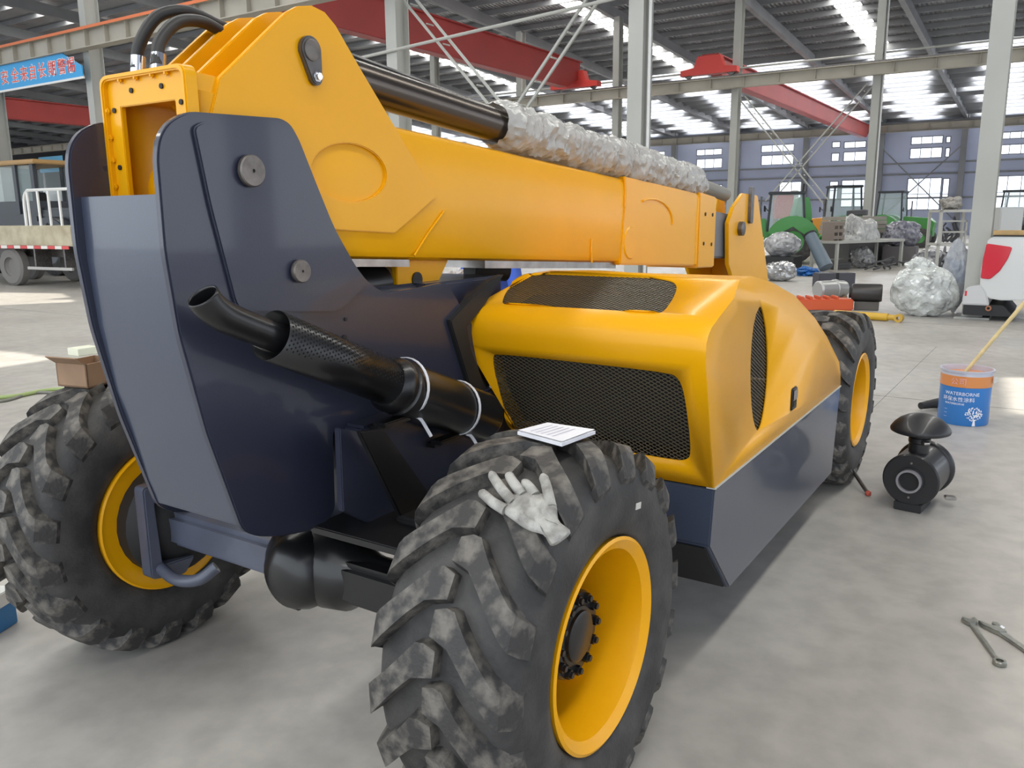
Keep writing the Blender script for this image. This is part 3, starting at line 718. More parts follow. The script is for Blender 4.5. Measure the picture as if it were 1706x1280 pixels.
for px, py in ((676, 640), (760, 690)):
    c = on(px, py, y=ey); t_ = (c-E1).dot(ed); c = E1+ed*t_
    tilt = (ed+Vector((.0, 0, .25))).normalized(); u2 = tilt.cross(Vector((0, 1, 0))).normalized(); v2 = tilt.cross(u2)
    lp_ = [c+(u2*cos(a)*.094+v2*sin(a)*.094) for a in [2*pi*i/28 for i in range(28)]]
    b = B()
    for s_ in (0,):
        inn = [(b.bm.verts.new(p+tilt*.005+(p-c)*.0), b.bm.verts.new(p-tilt*.005), b.bm.verts.new(p-tilt*.005+(p-c)*.03), b.bm.verts.new(p+tilt*.005+(p-c)*.03)) for p in lp_]
        for i in range(28):
            A, C = inn[i], inn[(i+1) % 28]
            for k in range(4): b.bm.faces.new((A[k], A[(k+1) % 4], C[(k+1) % 4], C[k]))
    cl = b.obj('cable_tie', CTIE, TEL)
    e = c+Vector((.0, -.035, -.090)); B().tube(smoothpath([e, e+Vector((.02, -.01, -.015)), e+Vector((.05, -.025, -.075))], 4), .006, 6).obj('tie_tail', CTIE, cl)
    bkp = c+Vector((-.03, 0, -.097)); B().box(bkp, (.20, .05, .016), bev=.004).obj('muffler_bracket', BLK, TEL)
    B().box(bkp+Vector((-.05, .09, -.02)), (.06, .14, .014)).obj('bracket_arm', BLK, TEL)

# ---- under-frame brackets by the wheel
g1 = XZ([(556, 712), (600, 720), (672, 868), (668, 885), (600, 868), (562, 850)], -.30)
B().prism(g1, -.325, -.30, bev=.003).obj('gusset_plate', NAV, TEL)
g2 = XZ([(600, 720), (640, 715), (735, 850), (700, 870), (672, 868)], -.42)
B().prism(g2, -.42, -.40, bev=.003).obj('gusset_plate', BLK, TEL)
B().box2((-.15, -.62, .70), (.30, -.19, .725), bev=.004).obj('mount_plate', BLK, TEL)
B().box2((.0, -.52, .725), (.12, -.40, .75), bev=.01).obj('mount_pad', BLK, TEL)
B().box2((.0, -.29, .74), (.45, -.2, 1.02), bev=.01).obj('frame_rail', NAV, TEL)
# ---- axles
AX = M('axle_grey_blue', (.085, .095, .135), .38, coat=.3, var=.1, scale=8)
for xa in (0., 3.51):
    B().lathe([(.0001, -.62), (.075, -.62), (.075, -.34), (.09, -.28), (.125, -.24), (.135, -.16), (.135, .0), (.11, .06), (.085, .09), (.0001, .09)], (0, 0, 0), 'y', 32).obj('axle_housing', BLK, TEL, loc=(xa-.02, 0, .53))
    B().tube([(xa-.02, -.08, .53), (xa-.12, -.08, .53), (xa-.17, -.08, .53), (xa-.195, -.08, .53)], [.132, .125, .10, .05], 32).obj('diff_cover', BLK, TEL)
    B().box((xa-.04, .30, .53), (.13, .66, .13), bev=.02).obj('axle_tube', AX, TEL)
    B().box((xa-.04, -.5, .53), (.14, .5, .14), bev=.02).obj('axle_tube', BLK, TEL)
    B().lathe([(.0001, .6), (.10, .6), (.17, .64), (.222, .70), (.226, .86), (.0001, .86)], (xa-.0, 0, .53), 'y', 28).obj('wheel_knuckle', BLKM, TEL)
    B().lathe([(.0001, -.6), (.10, -.6), (.17, -.64), (.222, -.70), (.226, -.86), (.0001, -.86)], (xa-.0, 0, .53), 'y', 28).obj('wheel_knuckle', BLKM, TEL)
# steering yoke on the rear axle's far end
yk = roundpoly([(-.14, -.16), (.0, -.19), (.05, -.13), (-.09, -.12), (-.10, .13), (.05, .14), (.04, .18), (-.14, .19)], .02)
B().prism([(a-.06, c+.53) for a, c in yk], .60, .66, bev=.006).obj('steering_yoke', AX, TEL)
B().tube(smoothpath([(-.16, .60, .40), (-.17, .50, .385), (-.15, .40, .40), (-.10, .36, .44)], 6), .022, 12).obj('tie_rod', AX, TEL)
B().lathe([(.018, -.02), (.018, .02)], (-.09, -.03, .395), 'y', 12).obj('drain_plug', DSTEEL, TEL)

# ---- wheels
TW = .205
tp = [(.283, -.165), (.300, -.190), (.34, -.206), (.40, -.208), (.445, -.200), (.475, -.186), (.495, -.155), (.503, -.09), (.506, 0)]
tp = tp+[(r, -y) for r, y in tp[-2::-1]]
tyre_me = B().lathe(tp+[(.27, .15), (.27, -.15)], axis='y', n=96, closed=True).mesh('tyre', RUB, 50)
def carc(s):
    s = abs(s)
    if s <= .155: return .506-.011*(s/.155)**2
    return .495-.05*((s-.155)/.045)
def lug_mesh(sg):
    b = B()
    # centre line: (lateral, angle deg, half width deg)
    path = [(-.012, .6, 3.2), (.02, .8, 4.2), (.045, .2, 4.4), (.062, -1.8, 4.1), (.085, -4.4, 3.9), (.115, -7.9, 3.9), (.145, -11.2, 4.1), (.168, -13.8, 4.3), (.186, -15.6, 4.5), (.200, -16.6, 4.6), (.209, -17.2, 4.6)]
    tops = [.536, .540, .541, .541, .541, .540, .538, .534, .520, .488, .455]
    rows = []
    for (s, da, hw), rt in zip(path, tops):
        rb_ = min(carc(s)-.012, rt-.02) if s < .19 else rt-.03
        sb = s if s < .19 else s-.014
        row = []
        for ang_, r, ss in ((da-hw*1.22, rb_, sb), (da-hw, rt, s), (da+hw, rt, s), (da+hw*1.22, rb_, sb)):
            a = radians(ang_); row.append(b.bm.verts.new((-r*cos(a), sg*ss, r*sin(a))))
        rows.append(row)
    for A, C in zip(rows, rows[1:]):
        for k in range(3): b.bm.faces.new((A[k], A[k+1], C[k+1], C[k]))
        b.bm.faces.new((A[3], A[0], C[0], C[3]))
    b.bm.faces.new(rows[0]); b.bm.faces.new(rows[-1][::-1])
    return b.mesh('tread_lug', LUG, 28)
LM = {-1: lug_mesh(-1), 1: lug_mesh(1)}
NL = 19
rimp = [(.262, .19), (.285, .200), (.292, .196), (.290, .176), (.268, .165), (.262, .10), (.252, .07), (.252, -.13), (.266, -.165), (.288, -.176), (.292, -.194), (.283, -.198), (.256, -.180), (.246, -.13), (.243, .06), (.243, .075), (.19, .092), (.12, .088), (.0001, .088), (.0001, .10), (.20, .104), (.25, .085), (.255, .17)]
# profile above is written for a wheel whose outer side is at -y
rim_me = B().lathe(rimp, axis='y', n=72, closed=False).mesh('wheel_rim', YEL, 40)
hub_me = B().lathe([(.0001, -.118), (.062, -.118), (.070, -.114), (.072, -.106), (.082, -.105), (.086, -.100), (.118, -.099), (.124, -.092), (.124, -.03), (.14, -.02), (.146, .09), (.0001, .09)], axis='y', n=40).mesh('wheel_hub', BLK, 40)
nut_me = B().lathe([(.0001, -.020), (.009, -.020), (.009, -.012), (.014, -.012), (.014, .006)], axis='y', n=6).mesh('wheel_nut', BLK, 20)
drip = M('oil_drip', (.03, .015, .005), .4)
for wi, (xw, yw, sg) in enumerate(((0, -.945, 1), (0, .945, -1), (3.51, -.945, 1), (3.51, .945, -1))):
    ty = link('tyre', tyre_me, TEL, loc=(xw, yw, .53))
    off = (5.0, 8.0, 5.0, 3.0)[wi]
    for k in range(NL):
        for s in (-1, 1):
            l = link('tread_lug', LM[s], ty); l.rotation_euler = (0, radians(off+360*(k+(.5 if s > 0 else 0))/NL), 0)
    rm = link('wheel_rim', rim_me, TEL, loc=(xw, yw, .53)); rm.rotation_euler = (0, 0, 0 if sg > 0 else pi)
    link('wheel_hub', hub_me, rm, loc=(0, 0, 0))
    for k in range(12):
        a = 2*pi*k/12; link('wheel_nut', nut_me, rm, loc=(.104*cos(a), -.099, .104*sin(a)))
    if wi == 0:
        B().tube([(.11, .02, -.19), (.11, -.03, -.19)], .016, 12).obj('valve_boss', YEL, rm)
        rd = random.Random(5); b = B()
        B().lathe([(.018, 0), (.014, .0015), (.0001, .0018)], (.15, .07, -.15), 'y', 12, mat=Matrix.Diagonal((1, -1, 1))).obj('hand_hole', drip, rm)
sp0 = on(1063, 843, y=-1.152)
B().box((sp0.x, -1.152, sp0.z), (.032, .004, .018), Matrix.Rotation(radians(8), 3, 'Y')).obj('tyre_sticker', M('sticker', (.62, .60, .55), .6), TEL, smooth=0)
# ================================================================== small things on and around the machine
def ray_wheel(px, py, xw, r):
    """near intersection of a line of sight with a wheel cylinder (axis along y through xw, z=.53)"""
    d = ray(px, py); ox, oz = CAM.x-xw, CAM.z-.53
    a = d.x**2+d.z**2; b = 2*(ox*d.x+oz*d.z); c = ox*ox+oz*oz-r*r
    return CAM+d*((-b-sqrt(max(0, b*b-4*a*c)))/(2*a))
# sheets of paper on the tyre
pc = on(928, 726, z=1.082)
q = [on(px, py, z=1.082) for px, py in ((862, 722), (912, 709), (992, 721), (936, 742))]
b = B()
pb2 = [b.bm.verts.new(p+Vector((0, 0, -.004))) for p in q]; pt2 = [b.bm.verts.new(p+Vector((0, 0, .005))) for p in q]
b.bm.faces.new(pb2); b.bm.faces.new(pt2)
for i in range(4): b.bm.faces.new((pb2[i], pb2[(i+1) % 4], pt2[(i+1) % 4], pt2[i]))
pap = thing('paper_pad', 'small pad of white paper lying on top of the tyre', 'paper')
b.obj('sheets', PAPER, pap, smooth=0)
cen = sum(q, Vector())/4
b = B(); b.bm.faces.new([b.bm.verts.new(cen+(p-cen)*.985+Vector((.004, .002, .008))) for p in q]); b.obj('top_sheet', PAPER, pap, smooth=0)
ink = M('pale_ink', (.45, .45, .55), .9)
for k in range(5):
    t0 = .2+.12*k; a = q[0].lerp(q[3], t0); c = q[1].lerp(q[2], t0)
    a, c = a.lerp(c, .15), a.lerp(c, .85); dz = Vector((0, 0, .0088)); e = (q[3]-q[0]).normalized()*.0018
    B().quad(a+dz-e, c+dz-e, c+dz+e, a+dz+e).obj('ruled_line', ink, pap, smooth=0)

# glove lying on the tread
def skin_obj(name, verts, edges, radii, mat, parent=None, sub=2, root=0):
    me = bpy.data.meshes.new(name); me.from_pydata([tuple(v) for v in verts], edges, []); me.materials.append(mat)
    o = link(name, me, parent); o.modifiers.new('skin', 'SKIN').use_smooth_shade = True
    o.modifiers.new('sub', 'SUBSURF').levels = sub; o.modifiers['sub'].render_levels = sub
    for i, r in enumerate(radii):
        sv_ = me.skin_vertices[0].data[i]; sv_.radius = (r, r) if not isinstance(r, tuple) else r; sv_.use_root = (i == root)
    return o
def GP(px, py, h=.012): return ray_wheel(px, py, 0, .541+h)
gv = thing('work_glove', 'dirty white work glove lying palm up on the tread of the tyre', 'glove')
gp = []; gr = []; ge = []
def gadd(px, py, r, link_to=None, h=.012):
    gp.append(GP(px, py, h)); gr.append(r)
    if link_to is not None: ge.append((link_to, len(gp)-1))
    return len(gp)-1
# palm as a flattened slab mesh, fingers as tubes sharing it
palm_px = [(838, 846), (872, 816), (905, 828), (928, 846), (930, 880), (912, 900), (880, 888), (850, 866)]
fing = [[(842, 850), (822, 838), (808, 826), (800, 820)], [(856, 838), (838, 818), (825, 800), (818, 788)], [(872, 826), (858, 808), (850, 796), (848, 790)], [(892, 826), (882, 812), (872, 802)], [(918, 846), (914, 826), (909, 806), (904, 792)]]
b = B()
def gsurf(px, py, h): return GP(px, py, h)
cx_, cy_ = 886, 858
ringN = 40
def palm_r(k):
    # outline of palm+cuff, smooth closed curve
    P = [Vector((*p, 0)) for p in [(838, 852), (846, 832), (866, 818), (890, 820), (912, 826), (927, 843), (931, 868), (951, 886), (936, 902), (918, 910), (906, 892), (880, 884), (856, 868)]]
    n = len(P); t = k/ringN*n; i = int(t) % n; f_ = t-int(t); a, c, d, e = P[i-1], P[i], P[(i+1) % n], P[(i+2) % n]
    return .5*((2*c)+(d-a)*f_+(2*a-5*c+4*d-e)*f_*f_+(3*c-a-3*d+e)*f_**3)
rings = []
for sc, hh in ((1.0, -.006), (1.0, .006), (.93, .016), (.7, .024), (.35, .026)):
    rings.append([b.bm.verts.new(gsurf(cx_+4+(palm_r(k).x-cx_-4)*sc, cy_+(palm_r(k).y-cy_)*sc, hh+.003*sin(k*1.7)*(sc < .95))) for k in range(ringN)])
for A, C in zip(rings, rings[1:]):
    for k in range(ringN): b.bm.faces.new((A[k], A[(k+1) % ringN], C[(k+1) % ringN], C[k]))
b.bm.faces.new(rings[-1])
b.obj('palm', GLOVE, gv, 60)
for i, f_ in enumerate(fing):
    pts = smoothpath([gsurf(px, py, .010+.006*(j == 1)) for j, (px, py) in enumerate(f_)], 5)
    n = len(pts); r0 = .0135 if i < 4 else .014
    rr = [r0*(1-.18*k/n) for k in range(n)]; rr[-1] = r0*.45; rr[-2] = r0*.68; rr.append(.002)
    pts.append(pts[-1]+(pts[-1]-pts[-2])*.15)
    B().tube(pts, rr, 12).obj('thumb' if i == 4 else 'finger', GLOVE, gv, 60)
cf = [gsurf(px, py, .010) for px, py in ((930, 870), (922, 884), (910, 893))]
B().tube(smoothpath(cf, 4), .006, 8).obj('cuff_edge', GLOVE, gv, 60)

# cardboard box and pad behind the left wheel
bp_ = on(150, 640, x=.12)
cb = thing('cardboard_box', 'small open cardboard box perched on the far rear tyre', 'box', (-.10, 1.02, 1.045), radians(12))
b = B()
for a, c in (((-.09, -.075, 0), (.09, .075, .006)), ((-.09, -.075, 0), (-.084, .075, .09)), ((.084, -.075, 0), (.09, .075, .09)), ((-.09, -.075, 0), (.09, -.069, .09)), ((-.09, .069, 0), (.09, .075, .09))): b.box2(a, c)
b.obj('carton', CARD, cb, smooth=0)
B().box((-.11, 0, .105), (.05, .15, .004), Matrix.Rotation(radians(35), 3, 'Y')).obj('flap', CARD, cb, smooth=0)
nb_ = G(140, 590); tag(B().box2((-.14, -.12, 0), (.14, .12, .09), bev=.004).obj('paper_stack', M('cream_paper', (.75, .76, .62), .8), loc=(nb_.x, nb_.y, 0)), 'pale yellow block on the floor beyond the far rear tyre', 'block')
# blue tin by the left wheel
bl = G(8, 1052); bl = on(-2, 1050, z=0)
tin = thing('paint_tin', 'blue and white carton on the floor beside the far rear tyre', 'carton', (bl.x-.03, bl.y+.03, 0), radians(25))
B().box2((-.09, -.07, 0), (.09, .07, .16), bev=.004).obj('carton', M('tin_blue', (.03, .18, .42), .4), tin)
B().box2((-.092, -.072, .10), (.092, .072, .162), bev=.004).obj('white_lid', WHITE, tin)
# garden hose on the floor at left
hp = [G(-60, 668), G(20, 664), (G(70, 655)), G(110, 652), G(180, 657)]
HG = M('green_hose', (.33, .42, .16), .5)
tag(B().tube(smoothpath([p+Vector((0, 0, .02)) for p in hp], 8), .02, 8).obj('floor_hose', HG), 'pale green hose lying on the floor beyond the far rear tyre', 'hose')
hp = [G(-60, 678), G(10, 670), (G(50, 658)), G(90, 657), G(130, 662)]
tag(B().tube(smoothpath([p+Vector((0, 0, .015)) for p in hp], 8), .014, 8).obj('floor_cable', M('grey_cable', (.2, .2, .17), .6)), 'thin grey cable crossing the pale green hose on the floor', 'cable')

# paint bucket
PB = G(1602, 704)
bk = thing('paint_bucket', 'blue metal paint bucket with orange band and white tree print', 'bucket', (PB.x+.05, PB.y, 0))
BH, BR = .44, .185
BBLUE = M('bucket_blue', (.028, .20, .58), .35, coat=.3); BOR = M('bucket_orange', (.72, .27, .08), .35, coat=.3)
b = B().lathe([(.0001, 0), (BR-.006, 0), (BR, .008), (BR, BH*.70), (BR+.0015, BH*.70), (BR+.0015, BH*.70)], n=48); b.obj('body', BBLUE, bk)
B().lathe([(BR+.001, BH*.70), (BR+.003, BH*.705), (BR+.003, BH*.90), (BR+.001, BH*.905)], n=48).obj('orange_band', BOR, bk)
B().lathe([(BR+.002, BH*.90), (BR+.002, BH*.96), (BR+.010, BH*.965), (BR+.012, BH), (BR-.002, BH), (BR-.004, BH-.02), (BR-.004, .2), (.0001, .2)], n=48).obj('rim', M('bucket_rim', (.62, .64, .75), .3, .3), bk)
camdir = atan2(CAM.y-PB.y, CAM.x-PB.x)
wpm = M('bucket_print_white', (.85, .88, .95), .4)
def wrap(me, parent, a0, z, name, r=BR+.0035):
    for v in me.vertices:
        a = camdir+a0+v.co.x/BR; rr = r+v.co.z; h = v.co.y
        v.co = (rr*cos(a), rr*sin(a), z+h)
    return link(name, me, parent)
wrap(text_mesh('WATERBORNE', .038, wpm, .0005), bk, -.12, .245, 'lettering')
wrap(text_mesh('环保水性涂料', .040, wpm, .0005), bk, -.25, .198, 'lettering')
wrap(text_mesh('WATERBORNE', .022, wpm, .0005), bk, -.38, .168, 'lettering')
wrap(text_mesh('公司', .058, M('bucket_print_pink', (.80, .45, .45), .4), .0005), bk, -.28, BH*.76, 'lettering', BR+.005)
for k in range(3): wrap(text_mesh('----', .02, wpm, .0004), bk, -.72, .06+.03*k, 'lettering')
# printed tree: trunk and a crown of small dots
b = B(); b.quad((.05, 0, .0), (.075, 0, 0), (.068, .05, 0), (.057, .05, 0)); tm = b.mesh('tree_trunk', wpm, 0); wrap(tm, bk, .1, .005, 'tree_trunk')
rd = random.Random(2); b = B()
for k in range(120):
    a, r = rd.uniform(0, 2*pi), .065*sqrt(rd.uniform(0.02, 1)); x, y = .0625+r*cos(a), .095+r*.85*sin(a)
    if y < .04: continue
    e = rd.uniform(.0035, .006); b.bm.faces.new([b.bm.verts.new((x+e*cos(j*pi/3), y+e*sin(j*pi/3), .0)) for j in range(6)])
tc_ = wrap(b.mesh('tree_crown', wpm, 0), bk, .1, .005, 'tree_crown'); tc_['kind'] = 'stuff'
e0 = BR+.014
B().box2((-.03, -.02, 0), (.03, .0, .045), bev=.006).obj('handle_ear', WHITE, bk, loc=((BR+.01)*cos(camdir+1.35), (BR+.01)*sin(camdir+1.35), BH*.78), rotz=camdir+1.35+pi/2)
sk0 = Vector((PB.x+.02, PB.y-.03, .22)); s1 = on(1615, 612, x=PB.x+.12); s2 = on(1725, 483, x=PB.x+.55)
tag(B().tube([s1+(s1-s2)*.10, s1, s2], [.014, .015, .017], 10).obj('bamboo_stick', M('bamboo', (.62, .49, .24), .5, var=.12, scale=14)), 'pale bamboo stirring stick leaning out of the blue paint bucket', 'stick')
dk = G(1556, 683); t = thing('angle_grinder', 'black hand tool lying on the floor behind the blue bucket', 'tool', (dk.x, dk.y, 0), radians(-35))
B().tube([(-.16, 0, .05), (-.05, 0, .055), (.06, 0, .055)], [.03, .036, .045], 14).obj('body', BLKM, t)
B().tube([(.06, 0, .055), (.13, 0, .05)], [.045, .03], 14).obj('gear_head', DSTEEL, t)
B().lathe([(.055, -.006), (.055, .006)], (.11, 0, .03), 'z', 20).obj('disc', STEEL, t)

# air filter canister
AFp = G(1512, 852)
fa = atan2(AFp.y-CAM.y, AFp.x-CAM.x)-.22
AF = thing('air_filter', 'black air filter canister with mushroom rain cap standing on the floor', 'air filter', (AFp.x, AFp.y, 0), fa)
R0 = .150; zc = .185
FB = M('filter_black', (.018, .018, .02), .42, coat=.15)
B().lathe([(.075, -.02), (.075, -.005), (R0-.008, -.005), (R0, .004), (R0, .025), (R0-.006, .03), (R0-.006, .30), (R0+.004, .305), (R0+.010, .315), (R0+.010, .335), (R0, .345), (.0001, .345)], (0, 0, zc), 'x', 44).obj('canister', FB, AF)
B().lathe([(.055, -.045), (.066, -.045), (.066, .02), (.055, .02)], (0, 0, zc), 'x', 32, closed=True).obj('outlet_ring', M('filter_outlet_grey', (.34, .33, .35), .4, .4), AF)
B().lathe([(.054, -.012), (.054, .0)], (-.012, 0, zc), 'x', 24).obj('outlet_bore', BLKM, AF)
for k in (-1, 1): B().lathe([(.006, -.012), (.006, 0)], (0, 0, zc+.10*k), 'x', 8).obj('stud', STEEL, AF)
B().box2((-.01, -.07, 0), (.22, .075, .05), bev=.004).obj('foot', FB, AF)
NK = B().lathe([(.054, R0-.02), (.054, .19), (.058, .195), (.058, .22), (.052, .225), (.052, .275)], (.13, 0, zc), 'z', 28).obj('intake_neck', FB, AF)
B().tube([(.06, -.035, zc+.205), (.085, -.058, zc+.205)], .012, 10).obj('clamp_screw', STEEL, NK)
B().lathe([(.0001, .252), (.145, .252), (.156, .258), (.159, .270), (.155, .280), (.140, .302), (.112, .328), (.075, .348), (.035, .359), (.0001, .362)], (.13, 0, zc), 'z', 40).obj('rain_cap', FB, AF)
B().box((.24, -.165, .05), (.05, .06, .02), Matrix.Rotation(.4, 3, 'Z'), bev=.004).obj('latch_clip', STEEL, AF)

# spanners on the floor
WR = M('spanner_chrome', (.42, .43, .40), .3, 1.0, var=.15, scale=30)
a = G(1615, 1038); c = G(1665, 1108); L = (c-a).length
sp_ = thing('combination_spanner', 'chrome combination spanner lying flat on the concrete floor', 'spanner', (a.x, a.y, 0), atan2(c.y-a.y, c.x-a.x))
B().prism(roundpoly([(.02, -.010), (L-.02, -.008), (L-.02, .008), (.02, .010)], .003), .004, .013, 'z', bev=.002).obj('shank', WR, sp_)
jaw = [(.035, -.012), (.035, .012), (.015, .026), (-.012, .029), (-.03, .022), (-.014, .012), (-.006, .0), (-.010, -.010), (-.028, -.016), (-.014, -.027), (.012, -.026)]
B().prism(jaw, .002, .016, 'z', bev=.002).obj('open_jaw', WR, sp_)
B().lathe([(.013, .002), (.023, .002), (.024, .006), (.024, .016), (.022, .018), (.013, .018)], (L, 0, 0), 'z', 24, closed=True).obj('ring_end', WR, sp_)
a = G(1640, 1040); c = G(1740, 1108); L = (c-a).length
ad = thing('adjustable_spanner', 'adjustable spanner with knurled screw beside the combination spanner', 'spanner', (a.x, a.y, 0), atan2(c.y-a.y, c.x-a.x))
B().prism(roundpoly([(.07, -.016), (.13, -.013), (L+.02, -.015), (L+.02, .015), (.13, .013), (.07, .018)], .004), .003, .015, 'z', bev=.002).obj('handle', WR, ad)
B().prism([(0, -.030), (.028, -.034), (.075, -.024), (.10, -.012), (.10, .020), (.055, .022), (.045, .012), (.035, -.008), (.015, -.014), (-.004, -.020)], .002, .019, 'z', bev=.002).obj('fixed_jaw', WR, ad)
B().prism([(.012, .022), (.03, .012), (.05, .016), (.058, .030), (.03, .040), (.014, .036)], .004, .017, 'z', bev=.002).obj('movable_jaw', WR, ad)
b = B()
for k in range(6): b.lathe([(.006, k*.003), (.0085, k*.003+.0015), (.006, k*.003+.003)], (.058, .026, .014), 'x', 12)
b.obj('knurled_screw', CHROME, ad)
# rod leaning by the front wheel
a = G(1446, 826); c = on(1418, 780, z=.10)
rt_ = thing('welding_rod_holder', 'thin dark rod with red tip lying against the front tyre', 'rod')
B().tube([a+Vector((0, 0, .012)), c], .012, 8).obj('rod', DSTEEL, rt_); B().ico(a+Vector((0, 0, .014)), .02, 1).obj('tip', M('tip_red', (.45, .08, .05), .5), rt_)

# ================================================================== worker bending behind the machine
BLUEC = M('blue_workwear', (.05, .12, .55), .8, var=.15, scale=9, bump=.4, bscale=10)
SKINM = M('skin', (.45, .26, .18), .5); HAIR = M('black_hair', (.012, .011, .010), .6)
wk = thing('person', 'worker in blue overalls and white gloves bending over behind the boom', 'person', (4.35, 1.98, 0), radians(190))
V_ = [(0, 0, .92), (.10, 0, 1.08), (.26, 0, 1.22), (.42, 0, 1.29), (.53, 0, 1.31),  # pelvis .. neck
      (0, .10, .88), (.05, .12, .50), (-.02, .12, .09), (.10, .13, .05),
      (0, -.10, .88), (.08, -.12, .50), (.02, -.12, .09), (.14, -.13, .05),
      (.40, .19, 1.27), (.50, .27, 1.03), (.66, .20, .90), (.40, -.19, 1.27), (.52, -.26, 1.04), (.68, -.18, .92)]
E_ = [(0, 1), (1, 2), (2, 3), (3, 4), (0, 5), (5, 6), (6, 7), (7, 8), (0, 9), (9, 10), (10, 11), (11, 12), (3, 13), (13, 14), (14, 15), (3, 16), (16, 17), (17, 18)]
R3 = [.15, .145, .16, .15, .06, .10, .075, .055, .045, .10, .075, .055, .045, .085, .06, .045, .085, .06, .045]
skin_obj('body', V_, E_, R3, BLUEC, wk, 2, 0)
hd_ = B().ico((.63, 0, 1.36), .10, 3, (1.1, .85, 1.15)).obj('head', SKINM, wk)
B().ico((.60, 0, 1.385), .105, 3, (1.08, .9, 1.05)).obj('hair', HAIR, hd_)
B().ico((.735, 0, 1.33), .016, 1, (1.3, .8, 1)).obj('nose', SKINM, hd_)
for s in (-1, 1):
    B().ico((.63, s*.088, 1.35), .022, 1, (.8, .4, 1.2)).obj('ear', SKINM, hd_)
    B().ico((.72, s*.03, 1.365), .010, 1).obj('eye', BLKM, hd_)
    h0 = Vector((.67, s*.19, .905)); hb_ = B().ico(h0+Vector((.05, 0, -.02)), .045, 2, (1.1, .9, .5)).obj('gloved_hand', WHITE, wk)
    for k in range(4):
        o_ = h0+Vector((.085, (k-1.5)*.02, -.02)); B().tube([o_, o_+Vector((.035, 0, -.01)), o_+Vector((.055-.008*abs(k-1.5), 0, -.035))], [.011, .0105, .008], 8).obj('finger', WHITE, hb_)
    o_ = h0+Vector((.03, -s*.035, -.02)); B().tube([o_, o_+Vector((.025, -s*.02, -.01)), o_+Vector((.045, -s*.022, -.025))], [.012, .011, .008], 8).obj('finger', WHITE, hb_)
rgp = on(752, 462, y=.75)
t = thing('rag', 'crumpled white rag hanging on a dark support behind the boom bracket', 'rag', (rgp.x, .75, 0))
B().lathe([(.04, 0), (.05, .02), (.05, rgp.z+.02)], axis='z', n=16).obj('support_post', BLKM, t)
crumple((0, -.02, rgp.z-.02), .07, (1, .8, 1.1), 2.2, .5, 4).obj('cloth', M('rag_white', (.6, .6, .62), .9, var=.2, scale=16), t, 20)
# ================================================================== background, right
SHEET = M('clear_sheeting', (.55, .55, .53), .15, var=.25, scale=6, bump=.9, bscale=9, alpha=.8)
BAGM = M('clear_bag_film', (.62, .64, .62), .14, col2=(.22, .23, .22), scale=5, bump=1., bscale=8, coat=.4, lo=.45, hi=.75)
SCRAP = M('bag_contents', (.35, .36, .33), .6, col2=(.7, .7, .68), scale=12)
bgp = G(1540, 530)
bg_ = thing('plastic_bag', 'large clear plastic bag stuffed with packing film on the floor beside the pickup', 'bag', (bgp.x+.38, bgp.y+.08, 0))
crumple((0, 0, .40), .58, (.74, .93, .74), 3.1, .16, 5, flat=-.40).obj('bag', BAGM, bg_, 16)
crumple((.05, .10, .80), .17, (.9, 1.3, .9), 8.0, .35, 4).obj('knot', BAGM, bg_, 16)

# work table with sheeting
TBL = M('table_grey', (.42, .42, .38), .5); 
ta = G(1395, 458); tb2 = G(1503, 458)
ta = on(1396, 402, z=.88); tb2 = on(1508, 398, z=.88)
TL = (tb2-ta).length; tz = thing('work_table', 'grey steel work table loaded with covered parts in front of the green machines', 'table', (ta.x, ta.y, 0), atan2(tb2.y-ta.y, tb2.x-ta.x))
B().box2((0, 0, .80), (TL, 1.0, .88), bev=.006).obj('table_top', TBL, tz)
for x in (.03, TL-.11):
    for y in (.02, .9): B().box2((x, y, 0), (x+.08, y+.08, .80)).obj('leg', TBL, tz, smooth=0)
B().box2((.05, .92, .25), (TL-.05, .96, .29)).obj('stretcher', TBL, tz, smooth=0)
mtx = Matrix.Translation((ta.x, ta.y, 0)) @ Matrix.Rotation(atan2(tb2.y-ta.y, tb2.x-ta.x), 4, 'Z')
def on_table(x, y, z): return mtx @ Vector((x, y, z))
tp_ = on_table(TL*.48, .5, .93)
tag(crumple((0, 0, 0), .42, (2.25, 1.0, 1.75), 1.7, .26, 5, flat=-.05).obj('sheeted_bundle', SHEET, smooth=16, loc=tp_, rotz=tz.rotation_euler[2]), 'heap of parts under crumpled clear sheeting on the grey table', 'bundle')
cr = thing('parts_crate', 'brown crate standing at the end of the sheeted table', 'crate', tuple(on_table(.35, .45, .88)), tz.rotation_euler[2])
b = B()
for x in (-.22, .0, .2): b.box2((x-.03, -.2, 0), (x+.03, .2, .55))
for z in (.1, .3, .5): b.box2((-.25, -.22, z-.05), (.25, -.2, z+.05))
b.obj('slats', M('crate_wood', (.23, .19, .16), .8), cr, smooth=0)
tag(crumple((0, 0, 0), .40, (1.3, .9, .9), 5.2, .3, 4, flat=-.32).obj('film_heap', M('dark_film', (.16, .16, .17), .25, col2=(.42, .42, .42), scale=7, bump=.8, bscale=9), smooth=18, loc=on_table(TL*.55, .45, .33)), 'dark crumpled film heap under the grey table', 'heap')
tag(crumple((0, 0, 0), .5, (1.2, 1, .7), 9.2, .3, 4, flat=-.33).obj('film_heap', M('dark_film_b', (.10, .10, .11), .25, col2=(.35, .35, .36), scale=7, bump=.8, bscale=9), smooth=18, loc=on_table(TL*.55, -1.8, .33)), 'dark crumpled film heap on the floor in front of the grey table', 'heap')
